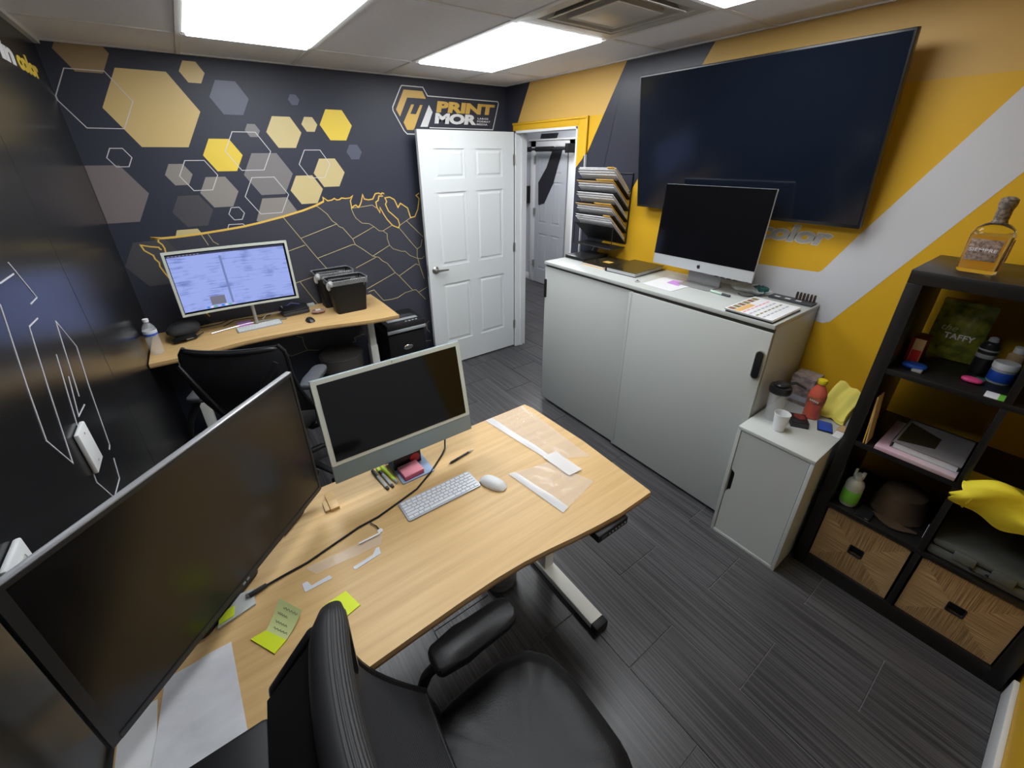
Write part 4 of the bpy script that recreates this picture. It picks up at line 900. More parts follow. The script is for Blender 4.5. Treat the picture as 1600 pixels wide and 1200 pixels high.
MB().tube([(0, .03, .004), (-.02, 0, .004), (-.015, -.03, .005), (.02, -.05, .004), (.06, -.03, .004)], .003, n=6).build('cord', DKGR, r)
# 24 inch on the front desk, faces -y
DZ1 = .7205
r = root('desktop_computer', 'all-in-one computer with a pale blue chin on the near desk', 'computer', (-2.014, -2.10, DZ1))
th_ = math.radians(-10.5); MR = Matrix.Translation((0, -.052, .1)) @ Matrix.Rotation(th_, 4, 'X')
hw3, h3 = .276, .384
MB().box(-hw3, hw3, -.0, .0115, 0, h3, bev=.003, M=MR).build('casing', BLUC, r)
MB().prism(rrect(-hw3+.001, hw3-.001, .068, h3-.001, .006), 0, .0022, lambda u, v, w_: tuple(MR @ Vector((u, -w_, v)))).build('bezel', CREAM, r)
MB().box(-hw3+.018, hw3-.018, -.0034, -.002, .082, h3-.017, M=MR).build('screen_glass', SCR, r)
MB().lathe([(0, 0), (.002, 0), (.002, .0006), (0, .0006)], n=10, M=MR @ Matrix.Translation((0, -.0022, h3-.0085)) @ Matrix.Rotation(math.radians(90), 4, 'X')).build('camera_dot', BLKP, r)
m = MB(); m.prism([(.03, .005), (.036, .005), (-.022, .21), (-.028, .21)], -.07, .07, lambda u, v, w_: (w_, .03+u, v)); m.build('stand_neck', BLUC, r)
MB().prism(rrect(-.055, .078, -.085, .072, .006, 3), 0, .006).build('stand_foot', LBLUE, r)

# large dark monitor on the near desk, diagonal at the left wall
ang = math.atan2(.488, .50)          # direction of the width in plan
r = root('computer_monitor', 'large dark monitor in the left foreground turned toward the chair', 'monitor', (-2.59, -2.385, DZ1), rz=ang)
# local +x along the width to the far end, screen faces local -y
hw4 = .352; zb4, zt4 = .100, .553
MB().box(-hw4, hw4, 0, .016, zb4, zt4, bev=.003).build('casing', BLKS, r)
BZ = mat('dark_bezel', (.022, .022, .024), .35)
m = MB(); m.box(-hw4+.001, -hw4+.019, -.003, .001, zb4+.001, zt4-.001).box(hw4-.009, hw4-.001, -.003, .001, zb4+.001, zt4-.001).box(-hw4+.018, hw4-.008, -.003, .001, zt4-.010, zt4-.001).box(-hw4+.018, hw4-.008, -.004, .001, zb4+.001, zb4+.016)
m.build('bezel', BZ, r)
MB().box(-hw4+.018, hw4-.008, -.0015, .0005, zb4+.015, zt4-.009).build('screen', SCRM, r)
MB().box(-hw4+.0005, hw4-.0005, -.002, .014, zt4-.001, zt4+.003, bev=.001).build('silver_edge', mat('silver_top_edge', (.55, .56, .60), .25, metal=.5), r)
MB().box(-.22, .20, .014, .045, zb4+.05, zt4-.08, bev=.012).build('rear_housing', BLKP, r)
m = MB(); m.box(-.03, .03, .075, .100, .01, zb4+.22, bev=.004); m.box(-.03, .03, .04, .09, zb4+.14, zb4+.22, bev=.004); m.build('stand_neck', BLKS, r)
m = MB(); m.prism(rrect(-.11, .11, .065, .19, .03), 0, .010); m.build('stand_base', BLKS, r)
for i in range(2): MB().box(-.012+.014*i, -.004+.014*i, -.0052, -.003, zb4+.005, zb4+.011).build('brand_mark', INKL, r)

# ------------------------------------------------------------------ near desk
r = root('standing_desk', 'near bamboo standing desk with a curved front edge and white legs', 'desk', (-2.1, -2.38, 0))
dx, dy = 2.1, 2.38
out = [(-1.348, -2.012), (-1.336, -2.06), (-1.322, -2.40), (-1.336, -2.752), (-1.34, -2.762), (-1.42, -2.762), (-1.504, -2.762), (-1.60, -2.754), (-1.703, -2.742), (-1.80, -2.727), (-1.90, -2.716), (-2.0, -2.711), (-2.12, -2.712), (-2.25, -2.716), (-2.39, -2.722), (-2.55, -2.738), (-2.70, -2.752), (-2.868, -2.762), (-2.876, -2.75), (-2.876, -2.02), (-2.87, -2.012)]
P_ = [(a+dx, b_+dy) for a, b_ in out]
MB().prism(P_, .702, .72).build('tabletop', BAMB, r, smooth=False)
MB().prism([(x*.9995, y*.9995) for x, y in P_], .694, .7019).build('tabletop_edge', BAMBE, r, smooth=False)
for s_, x in ((1, -1.49), (-1, -2.74)):
    xl = x+dx
    MB().box(xl-.034, xl+.034, -2.715+dy, -2.07+dy, .012, .045, bev=.003).build('foot', LEGW, r)
    for yy in (-2.74, -2.06): MB().box(xl-.036, xl+.036, yy+dy-.012*0-.006, yy+dy+.03, .004, .047, bev=.006).build('foot_cap', BLKP, r)
    MB().box(xl-.026, xl+.026, -2.40+dy, -2.33+dy, .044, .44, bev=.003).build('outer_column', LEGW, r)
    MB().box(xl-.022, xl+.022, -2.394+dy, -2.336+dy, .40, .685, bev=.002).build('inner_column', ALUP, r)
    MB().box(xl-.03, xl+.03, -2.66+dy, -2.10+dy, .672, .694, bev=.002).build('cross_arm', LEGW, r)
    for yy in (-2.70, -2.09): MB().lathe([(0, 0), (.016, 0), (.016, .013), (0, .013)], c=(xl, yy+dy, 0), n=14).build('levelling_foot', BLKP, r)
MB().box(-2.71+dx, -1.52+dx, -2.39+dy, -2.34+dy, .655, .692, bev=.003).build('crossbeam', WHITE, r)
cpn = MB().box(-1.625+dx, -1.475+dx, -2.775+dy, -2.72+dy, .660, .6935, bev=.005).build('control_panel', BLKP, r)
MB().box(-1.612+dx, -1.585+dx, -2.7765+dy, -2.7745+dy, .668, .684).build('display', DKGR, cpn)
for k in range(6): MB().lathe([(0, 0), (.0035, 0), (.0035, .0016), (0, .0016)], n=10, M=Matrix.Translation((-1.572+.016*k+dx, -2.775+dy, .677)) @ Matrix.Rotation(math.radians(90), 4, 'X')).build('button', INKL, cpn)

# ------------------------------------------------------------------ far desk
r = root('standing_desk', 'far bamboo standing desk against the dark mural wall', 'desk', (-2.17, -.30, 0))
dx, dy = 2.17, .30
out = [(-1.428, -.006), (-1.425, -.3), (-1.432, -.632), (-1.55, -.628), (-1.64, -.615), (-1.75, -.585), (-1.88, -.548), (-2.02, -.522), (-2.155, -.508), (-2.30, -.500), (-2.41, -.500), (-2.54, -.522), (-2.68, -.545), (-2.81, -.548), (-2.878, -.548), (-2.878, -.006)]
P_ = [(a+dx, b_+dy) for a, b_ in out]
MB().prism(P_, .792, .81).build('tabletop', BAMB, r, smooth=False)
MB().prism([(x*.9995, y*.9995) for x, y in P_], .784, .7919).build('tabletop_edge', BAMBE, r, smooth=False)
for s_, x in ((1, -1.565), (-1, -2.72)):
    xl = x+dx
    MB().box(xl-.034, xl+.034, -.60+dy, -.04+dy, .012, .045, bev=.003).build('foot', LEGW, r)
    MB().box(xl-.028, xl+.028, -.36+dy, -.28+dy, .044, .50, bev=.003).build('outer_column', LEGW, r)
    MB().box(xl-.024, xl+.024, -.354+dy, -.286+dy, .46, .774, bev=.002).build('inner_column', LEGW if s_ > 0 else ALUP, r)
    MB().box(xl-.03, xl+.03, -.54+dy, -.06+dy, .762, .784, bev=.002).build('cross_arm', LEGW, r)
    for yy in (-.57, -.07): MB().lathe([(0, 0), (.016, 0), (.016, .013), (0, .013)], c=(xl, yy+dy, 0), n=14).build('levelling_foot', BLKP, r)
MB().box(-2.69+dx, -1.60+dx, -.34+dy, -.30+dy, .745, .782, bev=.003).build('crossbeam', ALUP, r)
MB().box(-2.73+dx, -2.68+dx, -.545+dy, -.50+dy, .756, .7835, bev=.003).build('control_panel', BLKP, r)
# ------------------------------------------------------------------ small things on the near desk
z = DZ1
def keyboard(name, label, c, rz, w_, d_, flat, key_m, base_m):
    t = root(name, label, 'keyboard', c, rz)
    MB().prism(rrect(-w_/2, w_/2, -d_/2, d_/2, .008, 4), 0, .006, bev=.0).build('base_plate', base_m, t)
    k = MB(); k.box(-.5, .5, -.5, .5, 0, .0022, bev=0); km = None
    rows = [[1]*14, [1]*13+[1.5], [1.5]+[1]*13, [1.8]+[1]*11+[1.8], [2.3]+[1]*10+[2.3], [1, 1, 1, 1.3, 5.4, 1.3, 1, 1, 1, 1]]
    for ri, row in enumerate(rows):
        tot = sum(row); ww = w_-.010; x = -ww/2; rh = (d_-.010)/6; y = d_/2-.005-rh*(ri+.5)
        for q in row:
            kw = ww*q/tot
            if km is None:
                o = k.build('key', key_m, t, smooth=False); km = o.data
            else:
                o = bpy.data.objects.new('key', km); COL.objects.link(o); o.parent = t
            o.location = (x+kw/2, y, .006); o.scale = (kw-.0028, rh-.0028, 1)
            x += kw
    return t
keyboard('keyboard', 'compact white keyboard on the near desk', (-1.978, -2.317, z), 0, .292, .098, True, KEYW, KEYB)
def mouse(label, c, rz, m, m2, L_=.108, w_=.058, h_=.024):
    t = root('computer_mouse', label, 'mouse', c, rz)
    def f(u, v):
        a = 2*math.pi*u; r_ = v; k = (1-r_**3.2)
        return (w_/2*math.copysign(abs(math.cos(a))**.8, math.cos(a))*r_, L_/2*math.copysign(abs(math.sin(a))**.8, math.sin(a))*r_, .005+h_*k)
    tb = bmesh.new(); N_ = 28; R_ = [[tb.verts.new(f(i/N_, j/8)) for i in range(N_)] for j in range(1, 9)]
    R_.append([tb.verts.new((v.co.x*.93, v.co.y*.95, 0)) for v in R_[-1]]); a_ = tb.verts.new(f(0, 0))
    for i in range(N_): tb.faces.new((a_, R_[0][i], R_[0][(i+1) % N_]))
    for j in range(len(R_)-1):
        for i in range(N_): tb.faces.new((R_[j][i], R_[j+1][i], R_[j+1][(i+1) % N_], R_[j][(i+1) % N_]))
    tb.faces.new(R_[-1][::-1]); bmesh.ops.recalc_face_normals(tb, faces=tb.faces)
    mm = MB(); mm._merge(tb); mm.build('shell', m, t, sharp=60)
    MB().prism([(w_*.465*math.cos(q*math.pi/12), L_*.475*math.sin(q*math.pi/12)) for q in range(24)], -.0001, .004).build('base', m2, t)
    return t
mouse('smooth white mouse beside the white keyboard', (-1.790, -2.384, z), 0.42, WHITET, ALUP, .113, .061)
def pen(name, label, a, b, rad, body, parts, cat='pen', group=None):
    L_ = math.dist(a, b); rz = math.atan2(b[1]-a[1], b[0]-a[0])
    t = root(name, label, cat, (a[0], a[1], z+rad), rz, group)
    x = 0
    for nm, frac, k0, k1, m in parts:
        MB().tube([(x*L_, 0, 0), ((x+frac)*L_, 0, 0)], [rad*k0, rad*k1], n=10).build(nm, m, t); x += frac
    return t
pen('ballpoint_pen', 'black click pen lying behind the white keyboard', (-1.872, -2.186), (-1.745, -2.166), .0048, BLKP,
    [('tip', .08, .25, .75, BLKS), ('grip', .30, 1, 1, BLKP), ('barrel', .42, .95, .9, BLKS), ('collar', .08, .9, .8, CHROME), ('clicker', .12, .5, .5, CHROME)])
pen('marker_pen', 'grey marker with black cap, leftmost of the row of three under the screen', (-2.138, -2.045), (-2.124, -2.178), .0065, GREYPL, [('cap', .34, 1.05, 1.1, BLKS), ('barrel', .56, 1, 1, GREYPL), ('end_cap', .10, .9, .7, DKGR)], 'marker')
pen('marker_pen', 'grey marker with green and black cap, in the middle of the row of three', (-2.118, -2.043), (-2.105, -2.178), .0065, GREYPL, [('cap', .18, 1.05, 1.1, GREENH), ('cap_ring', .17, 1.1, 1.1, BLKS), ('barrel', .55, 1, 1, GREYPL), ('end_cap', .10, .9, .7, DKGR)], 'marker')
pen('highlighter_pen', 'yellow-green highlighter next to the two grey markers', (-2.100, -2.043), (-2.084, -2.165), .0068, GREENH, [('cap', .34, 1.05, 1.1, GREENH), ('barrel', .50, 1, 1, GREENH), ('end_cap', .16, .9, .8, GREYPL)], 'highlighter')
zf = z+.0066
r = root('note_pad', 'pink sticky note pad on the pale blue computer foot', 'note pad', (-2.018, -2.147, zf+.0), rz=.05)
MB().box(-.040, .040, -.032, .038, 0, .0165, bev=.001).build('lower_sheets', PINKD, r); MB().box(-.039, .040, -.032, .038, .0166, .0215, bev=.001).build('top_sheets', PINK, r)
r = root('card_box', 'upright black and red card box behind the pink note pad', 'box', (-2.015, -2.088, zf))
MB().box(-.052, .062, -.012, .006, 0, .052, bev=.001).build('box', DARKB, r)
MB().prism([(.050*math.cos(k*math.pi/8)*.42+.036, .050*math.sin(k*math.pi/8)*.42+.026) for k in range(16)], 0, .0012, lambda u, v, w_: (u, -.0122-w_, v)).build('red_emblem', RED, r)
r = root('black_cable', 'black cable running diagonally over the near desk from the computer', 'cable', (-2.2, -2.2, z))
pts = [(-1.82, -2.03, .075), (-1.822, -2.06, .03), (-1.840, -2.09, .006), (-1.869, -2.118, .004), (-1.952, -2.185, .004), (-2.037, -2.238, .004), (-2.124, -2.262, .004), (-2.202, -2.282, .004), (-2.27, -2.287, .004), (-2.36, -2.308, .004), (-2.442, -2.328, .004), (-2.515, -2.333, .004), (-2.560, -2.340, .006)]
MB().tube([(a+2.2, b+2.2, c) for a, b, c in pts], .0035, n=8).build('cord', BLKP, r)
MB().tube([(-2.555+2.2, -2.339+2.2, .008), (-2.600+2.2, -2.348+2.2, .008)], [.006, .008], n=10).build('plug', BLKS, r); MB().box(-.408, -.398, .848-1.0, .858-1.0+.002, .004, .012).build('plug_tip', CHROME, r)
def flat(name, label, cat, pts, m, h0=0, h1=.0012, part='sheet', group=None):
    cx = sum(p[0] for p in pts)/len(pts); cy = sum(p[1] for p in pts)/len(pts)
    t = root(name, label, cat, (cx, cy, z+h0), group=group)
    MB().prism([(p[0]-cx, p[1]-cy) for p in pts], 0, h1).build(part, m, t, smooth=False)
    return t
def film(name, label, pts, m, n=14, amp=.003, edge=None):
    """wavy thin film filling the 4-corner patch pts (a,b,c,d)"""
    a, b, c, d = [Vector((p[0], p[1])) for p in pts]; ce = (a+b+c+d)/4
    t = root(name, label, 'plastic film', (ce.x, ce.y, z))
    def f(u, v):
        p = (a*(1-u)+b*u)*(1-v)+(d*(1-u)+c*u)*v-ce
        e = min(u, 1-u, v, 1-v)
        return (p.x, p.y, .0022+amp*(.5+.5*math.sin(11*u+5*v)*math.sin(7*v-3*u))*min(1, e*6)+.001*math.sin(9*u))
    MB().sheet(f, n, n, .0006).build('film', m, t, sharp=80)
    if edge: MB().sheet(lambda u, v: (lambda q: (q[0], q[1], q[2]+.0012))(f(u if edge == 'v' else edge_w*u, edge_w*v if edge == 'v' else v)), 8, 8, .0004).build('whitened_edge', FEDGE, t, sharp=80)
    return t
FEDGE = mat('whitened_film_edge', (.86, .88, .92), .2, alpha=.4, var=.0)
edge_w = .16
film('clear_film', 'large clear plastic film at the far right corner of the near desk', [(-1.587, -2.018), (-1.365, -2.020), (-1.375, -2.49), (-1.531, -2.40)], CLEAR, amp=.006, edge='u')
film('clear_film', 'clear plastic film with a whitish edge nearest the desk corner', [(-1.711, -2.377), (-1.54, -2.415), (-1.470, -2.600), (-1.671, -2.645)], CLEAR, amp=.005, edge='u')
r = root('tape_patch', 'white glossy tape patch joining the two plastic films', 'tape', (-1.505, -2.455, z+.0068))
MB().sheet(lambda u, v: (-.035+.012*v+.066*u, .075-.145*v-.004*u, .0008*math.sin(14*v)), 4, 12, .0006).build('tape', TAPE, r, sharp=80)
film('clear_film', 'small clear plastic corner piece beside the black cable', [(-2.451, -2.345), (-2.212, -2.350), (-2.231, -2.395), (-2.428, -2.384)], CLEAR, amp=.001)
flat('tape_strip', 'L-shaped white tape strip near the back of the office chair', 'tape', [(-2.471, -2.391), (-2.456, -2.392), (-2.449, -2.413), (-2.398, -2.409), (-2.393, -2.424), (-2.469, -2.424)], TAPEW)
flat('tape_strip', 'L-shaped white tape strip to the right of the other one', 'tape', [(-2.252, -2.373-.026), (-2.242, -2.400), (-2.246, -2.427), (-2.330, -2.437), (-2.333, -2.424), (-2.268, -2.417)], TAPEW)
r = root('metal_clip', 'small white and chrome bracket touching the black cable', 'clip', (-2.225, -2.330, z))
MB().tube([(-.008, .038, .003), (.004, .012, .003), (.006, -.006, .003)], .003, n=8).build('arm', CHROME, r); MB().lathe([(0, 0), (.009, 0), (.009, .004), (0, .006)], c=(.008, -.012, .0), n=16).build('disc', WHITET, r)
MB().box(-.065, .004, -.028, -.022, .006, .0075).build('edge_strip', WHITET, r)
t = root('sticky_note', 'two-tone yellow sticky note with handwriting and a curled end', 'note', (-2.58, -2.50, z))
MB().prism([(-.033, .021), (.012, -.054), (.042, -.036), (.003, .022)], 0, .004).build('neon_pad', NEON, t, smooth=False)
cv = MB(); a, b, c, d = Vector((.003, .022)), Vector((.042, -.036)), Vector((.093, .007)), Vector((.049, .08))
cv.sheet(lambda u, v: ((a*(1-u)+b*u)*(1-v)+(d*(1-u)+c*u)*v).to_tuple()+(.003+.022*v*v,), 6, 8, .0008)
pn = cv.build('pale_sheet', PALEY, t, sharp=80)
for i, (v0, u0, u1) in enumerate([(.18, .25, .9), (.38, .2, .75), (.62, .15, .6), (.82, .3, .9)]):
    pl = []
    for k in range(15):
        u = u0+(u1-u0)*k/14; v = v0+.035*math.sin(k*2.1+i); p = (a*(1-u)+b*u)*(1-v)+(d*(1-u)+c*u)*v; pl.append((p.x, p.y, .0045+.022*v*v))
    MB().tube(pl, .0006, n=4).build('handwriting', INK, pn)
t = root('sticky_note', 'plain bright yellow sticky note beside the chair back', 'note', (-2.395, -2.528, z))
MB().prism([(.042, -.027), (-.025, -.043), (-.043, .030), (.022, .038)], 0, .003).build('pad', NEON, t, smooth=False)
t = root('paper_sheet', 'large creased white sheet at the left end of the near desk', 'paper', (-2.74, -2.60, z))
P4 = [(-2.654, -2.457), (-2.642, -2.690), (-2.820, -2.745), (-2.79, -2.463)]
a, b, c, d = [Vector((p[0]+2.74, p[1]+2.60)) for p in P4]
MB().sheet(lambda u, v: ((a*(1-u)+b*u)*(1-v)+(d*(1-u)+c*u)*v).to_tuple()+(.004+.0025*math.sin(9*u+4*v)*math.sin(6*v),), 14, 14, .0008).build('sheet', PAPERC, t, sharp=80)
flat('paper_sheet', 'second white sheet with faint print, under the dark monitor corner', 'paper', [(-2.872, -2.50), (-2.805, -2.50), (-2.80, -2.745), (-2.872, -2.745)], PAPER, 0, .0012)
t = root('white_dock', 'flat white device partly hidden under the dark monitor', 'device', (-2.625, -2.352, z))
MB().prism([(-.055, -.048), (.036, -.030), (.036, .025), (-.04, .035)], 0, .006).build('body', WHITE, t, smooth=False); MB().prism([(-.052, -.040), (-.015, -.034), (-.012, -.002), (-.048, -.005)], .006, .0075).build('yellow_note', NEON, t, smooth=False)
r = root('wooden_block', 'small wooden block beside the left edge of the all-in-one computer', 'wooden block', (-2.312, -2.125, z))
MB().box(-.015, .015, -.035, .055, 0, .012, bev=.001).build('block', BAMB, r); MB().box(-.032, -.017, -.030, .02, 0, .010, bev=.001).build('side_piece', CARDB, r)
r = root('hinge_bracket', 'tangle of dark cables behind the two screens of the near desk', 'cables', (-2.36, -2.055, z)); r.name = 'cable_bundle'
for k in range(4): MB().tube([(.01*k-.02, .02, .22-.03*k), (.0+.012*k, -.01, .12), (.006*k-.01, -.02, .05), (-.05-.03*k, -.055-.012*k, .006+.004*k), (-.12-.02*k, -.12-.01*k, .005+.004*k)], .0032, n=6).build('cord', [BLKP, DKGR, GREYPL, BLKP][k], r)

# ------------------------------------------------------------------ things on the far desk
zb = .8105
r = root('curved_monitor', 'lit monitor with a pale frame on the far desk', 'monitor', (-2.341, -.235, zb))
hwm, hz0, hz1 = .336, .145, .542
def curv(x, off=0): return -.018*(x/hwm)**2+off
def curved_plate(m, x0, x1, z0, z1, o0, o1, n=16):
    tb = bmesh.new(); S_ = []
    for i in range(n+1):
        x = x0+(x1-x0)*i/n; S_.append([tb.verts.new((x, curv(x, o), zz)) for o, zz in ((o0, z0), (o1, z0), (o1, z1), (o0, z1))])
    for i in range(n):
        for j in range(4): tb.faces.new((S_[i][j], S_[i][(j+1) % 4], S_[i+1][(j+1) % 4], S_[i+1][j]))
    tb.faces.new(S_[0]); tb.faces.new(S_[-1][::-1]); bmesh.ops.recalc_face_normals(tb, faces=tb.faces); m._merge(tb); return m
curved_plate(MB(), -hwm, hwm, hz0, hz1, 0, .022).build('casing', CREAM, r, smooth=False)
BZL = CREAM
m = MB(); curved_plate(m, -hwm, hwm, hz0, hz0+.014, -.004, .0); curved_plate(m, -hwm, hwm, hz1-.013, hz1, -.004, 0); curved_plate(m, -hwm, -hwm+.014, hz0, hz1, -.004, 0, 2); curved_plate(m, hwm-.014, hwm, hz0, hz1, -.004, 0, 2)
m.build('bezel', CREAM, r, smooth=False)
m = MB(); curved_plate(m, -hwm+.013, hwm-.013, hz0+.013, hz1-.012, -.0012, .0); m.build('dark_screen_edge', SCR, r, smooth=False)
sc = curved_plate(MB(), -hwm+.018, hwm-.026, hz0+.026, hz1-.032, -.002, -.0011); sc = sc.build('screen', LIT, r, smooth=False)
curved_plate(MB(), -hwm+.018, hwm-.026, hz1-.031, hz1-.020, -.0022, -.0012).build('menu_bar', mat('screen_dark_bar', (.01, .01, .015), .3, emit=(.03, .035, .07), estr=1), sc, smooth=False)
curved_plate(MB(), -.06, -.048, hz0+.03, hz1-.05, -.0026, -.002, 1).build('page_fold', mat('screen_fold', (.01, .01, .02), .3, emit=(.17, .22, .46), estr=1), sc, smooth=False)
curved_plate(MB(), -.17, -.09, hz0+.045, hz0+.10, -.0026, -.002, 2).build('page_picture', mat('screen_picture', (.01, .01, .02), .3, emit=(.17, .17, .22), estr=1, var=0), sc, smooth=False)
for k in range(8): curved_plate(MB(), -.20+.020*k, -.186+.020*k, hz0+.028, hz0+.040, -.0030, -.002, 1).build('dock_icon', mat('icon_%s' % 'abcd'[k % 4], (.01, .01, .01), .3, emit=[(.05, .25, .9), (.7, .75, .8), (.15, .5, .25), (.5, .5, .9)][k % 4], estr=.9), sc, smooth=False)
for k in range(9): curved_plate(MB(), -.31+.018*k, -.300+.018*k, hz1-.028, hz1-.024, -.0030, -.002, 1).build('menu_item', mat('menu_text', (.01, .01, .01), .3, emit=(.3, .3, .36), estr=1), sc, smooth=False)
m = MB(); m.tube([(.045, .03, .22), (.045, .02, .10), (.045, .005, .012)], [.014, .011, .010], n=12); m.build('stand_neck', ALU, r)
m = MB(); m.tube([(-.225, -.005-.0, .006), (-.12, .03, .006), (-.02, .055, .006), (.045, .060, .006)], .008, n=8, flat=.6); m.tube([(.045, .060, .006), (.12, .045, .006), (.23, .0, .006)], .008, n=8, flat=.6); m.build('stand_base', ALU, r)
MB().box(-.12, .06, .020, .034, .20, .42, bev=.006).build('rear_housing', CREAM, r)
keyboard('keyboard', 'small white keyboard on the far desk', (-2.288, -.270, zb), .075, .272, .105, True, mat('key_white_far', (.66, .68, .66), .4), KEYB)
mouse('black mouse on the far desk', (-1.985, -.375, zb), .1, BLKS, BLKP, .092, .056, .022)
r = root('sticky_note', 'lilac sticky note pad behind the far keyboard', 'note', (-2.365, -.175, zb), rz=.1)
MB().box(-.042, .042, -.030, .060, 0, .008).build('pad', LILAC, r)
r = root('fabric_cap', 'black folded cap lying on the far desk', 'cap', (-2.705, -.215, zb+.003), rz=.35)
def capf(u, v):
    a = 2*math.pi*u; p = math.pi*(v-.5); k = 1+.12*math.sin(3*a+2)+.05*math.sin(7*a)
    return (.092*math.cos(a)*math.cos(p)*k, .070*math.sin(a)*math.cos(p)*k+.01*math.sin(p), .060+.045*math.sin(p)*(1+.25*math.cos(a)))
blob(capf, 28, 14).build('crown', LUM, r, sharp=80)
m = MB(); m.sheet(lambda u, v: (-.085+.13*u, -.045-.055*v*math.sin(math.pi*(.15+.7*u)), .020+.018*math.sin(math.pi*u)-.012*v), 10, 6, .004); m.build('peak', BLKP, r)
MB().tube([(-.02, -.07, .012), (.03, -.085, .010), (.06, -.06, .012), (.09, -.055, .018)], .004, n=6).build('strap', BLKP, r); MB().box(-.02, .02, -.085, -.075, .010, .020).build('buckle', GREYPL, r)
def water(loc):
    t = root('water_bottle', 'clear half empty water bottle at the left end of the far desk', 'bottle', loc)
    pr = [(0, 0), (.028, 0), (.032, .006)]
    for k in range(7): pr += [(.0325, .012+.014*k), (.030, .019+.014*k)]
    pr += [(.0325, .112), (.0325, .150), (.030, .165), (.018, .185), (.0125, .192), (.0125, .205)]
    MB().lathe(pr, n=28).build('body', CLRB, t)
    lb = MB().lathe([(.0329, .114), (.0334, .115), (.0334, .148), (.0329, .149)], n=28).build('label', mat('white_blue_label', (.62, .65, .70), .4), t)
    MB().lathe([(.0336, .118), (.0339, .119), (.0339, .130), (.0336, .131)], n=28).build('blue_stripe', mat('label_blue', (.05, .12, .5), .4), lb)
    MB().lathe([(0, .200), (.0145, .198), (.0145, .214), (.013, .216), (0, .216)], n=20).build('cap', WHITET, t)
water((-2.838, -.395, zb))
r = root('media_box', 'flat black box on the far desk beside the lit monitor', 'box', (-2.030, -.125, zb), rz=.08)
MB().box(-.095, .085, -.060, .085, 0, .030, bev=.008).build('lower_body', DKGR, r); MB().box(-.095, .085, -.060, .085, .030, .042, bev=.006).build('top', BLKS, r)
r = root('candy_tray', 'small pink clear plastic packet in front of the waste bins', 'packet', (-1.895, -.235, zb))
blob(lambda u, v: (.048*math.cos(2*math.pi*u)*math.cos(math.pi*(v-.5))*(1+.12*math.sin(12*math.pi*u)), .035*math.sin(2*math.pi*u)*math.cos(math.pi*(v-.5)), .016+.014*math.sin(math.pi*(v-.5))), 24, 10).build('packet', mat('pink_crystal', (.62, .38, .32), .2, trans=.3, var=.4, vscale=(60, 60, 60)), r, sharp=20)
MB().box(-.02, .015, -.02, .01, .020, .031, bev=.003).build('label', PAPER, r)
r = root('power_adapter', 'small white adapter with blue cable by the waste bins', 'adapter', (-1.90, -.005-.03, zb))
MB().box(-.03, .02, -.02, .02, 0, .022, bev=.002).build('body', WHITE, r)
MB().tube([(-.03, 0, .012), (-.08, -.03, .04), (-.14, -.02, .06), (-.2, -.02, .03)], .0028, n=6).build('cable', mat('blue_cable', (.15, .2, .5), .4), r)
r = root('white_cable', 'loop of white charging cable behind the far keyboard', 'cable', (-2.14, -.12, zb))
MB().tube([(-.10, -.10, .004), (-.115, -.06, .02), (-.08, -.03, .035), (0, -.02, .03), (.04, .02, .03), (.03, .06, .05)], .0028, n=6).build('cord', CABLEW, r)
MB().tube([(-.35, -.02, .004), (-.28, .02, .02), (-.2, .03, .015), (-.12, .02, .004), (-.05, .05, .004)], .003, n=6).build('cord', BLKP, r)
r = root('black_cable', 'black cable trailing behind the cap on the far desk', 'cable', (-2.70, -.06, zb))
MB().tube([(-.10, -.03, .004), (-.06, .02, .004), (0, 0, .01), (.10, -.02, .004), (.20, .0, .004), (.28, .02, .02)], .003, n=6).build('cord', BLKP, r)
MB().tube([(.07, .02, .01), (.10, .0, .02), (.14, .015, .03), (.12, .03, .01)], .006, n=6).build('plug', BLKP, r)
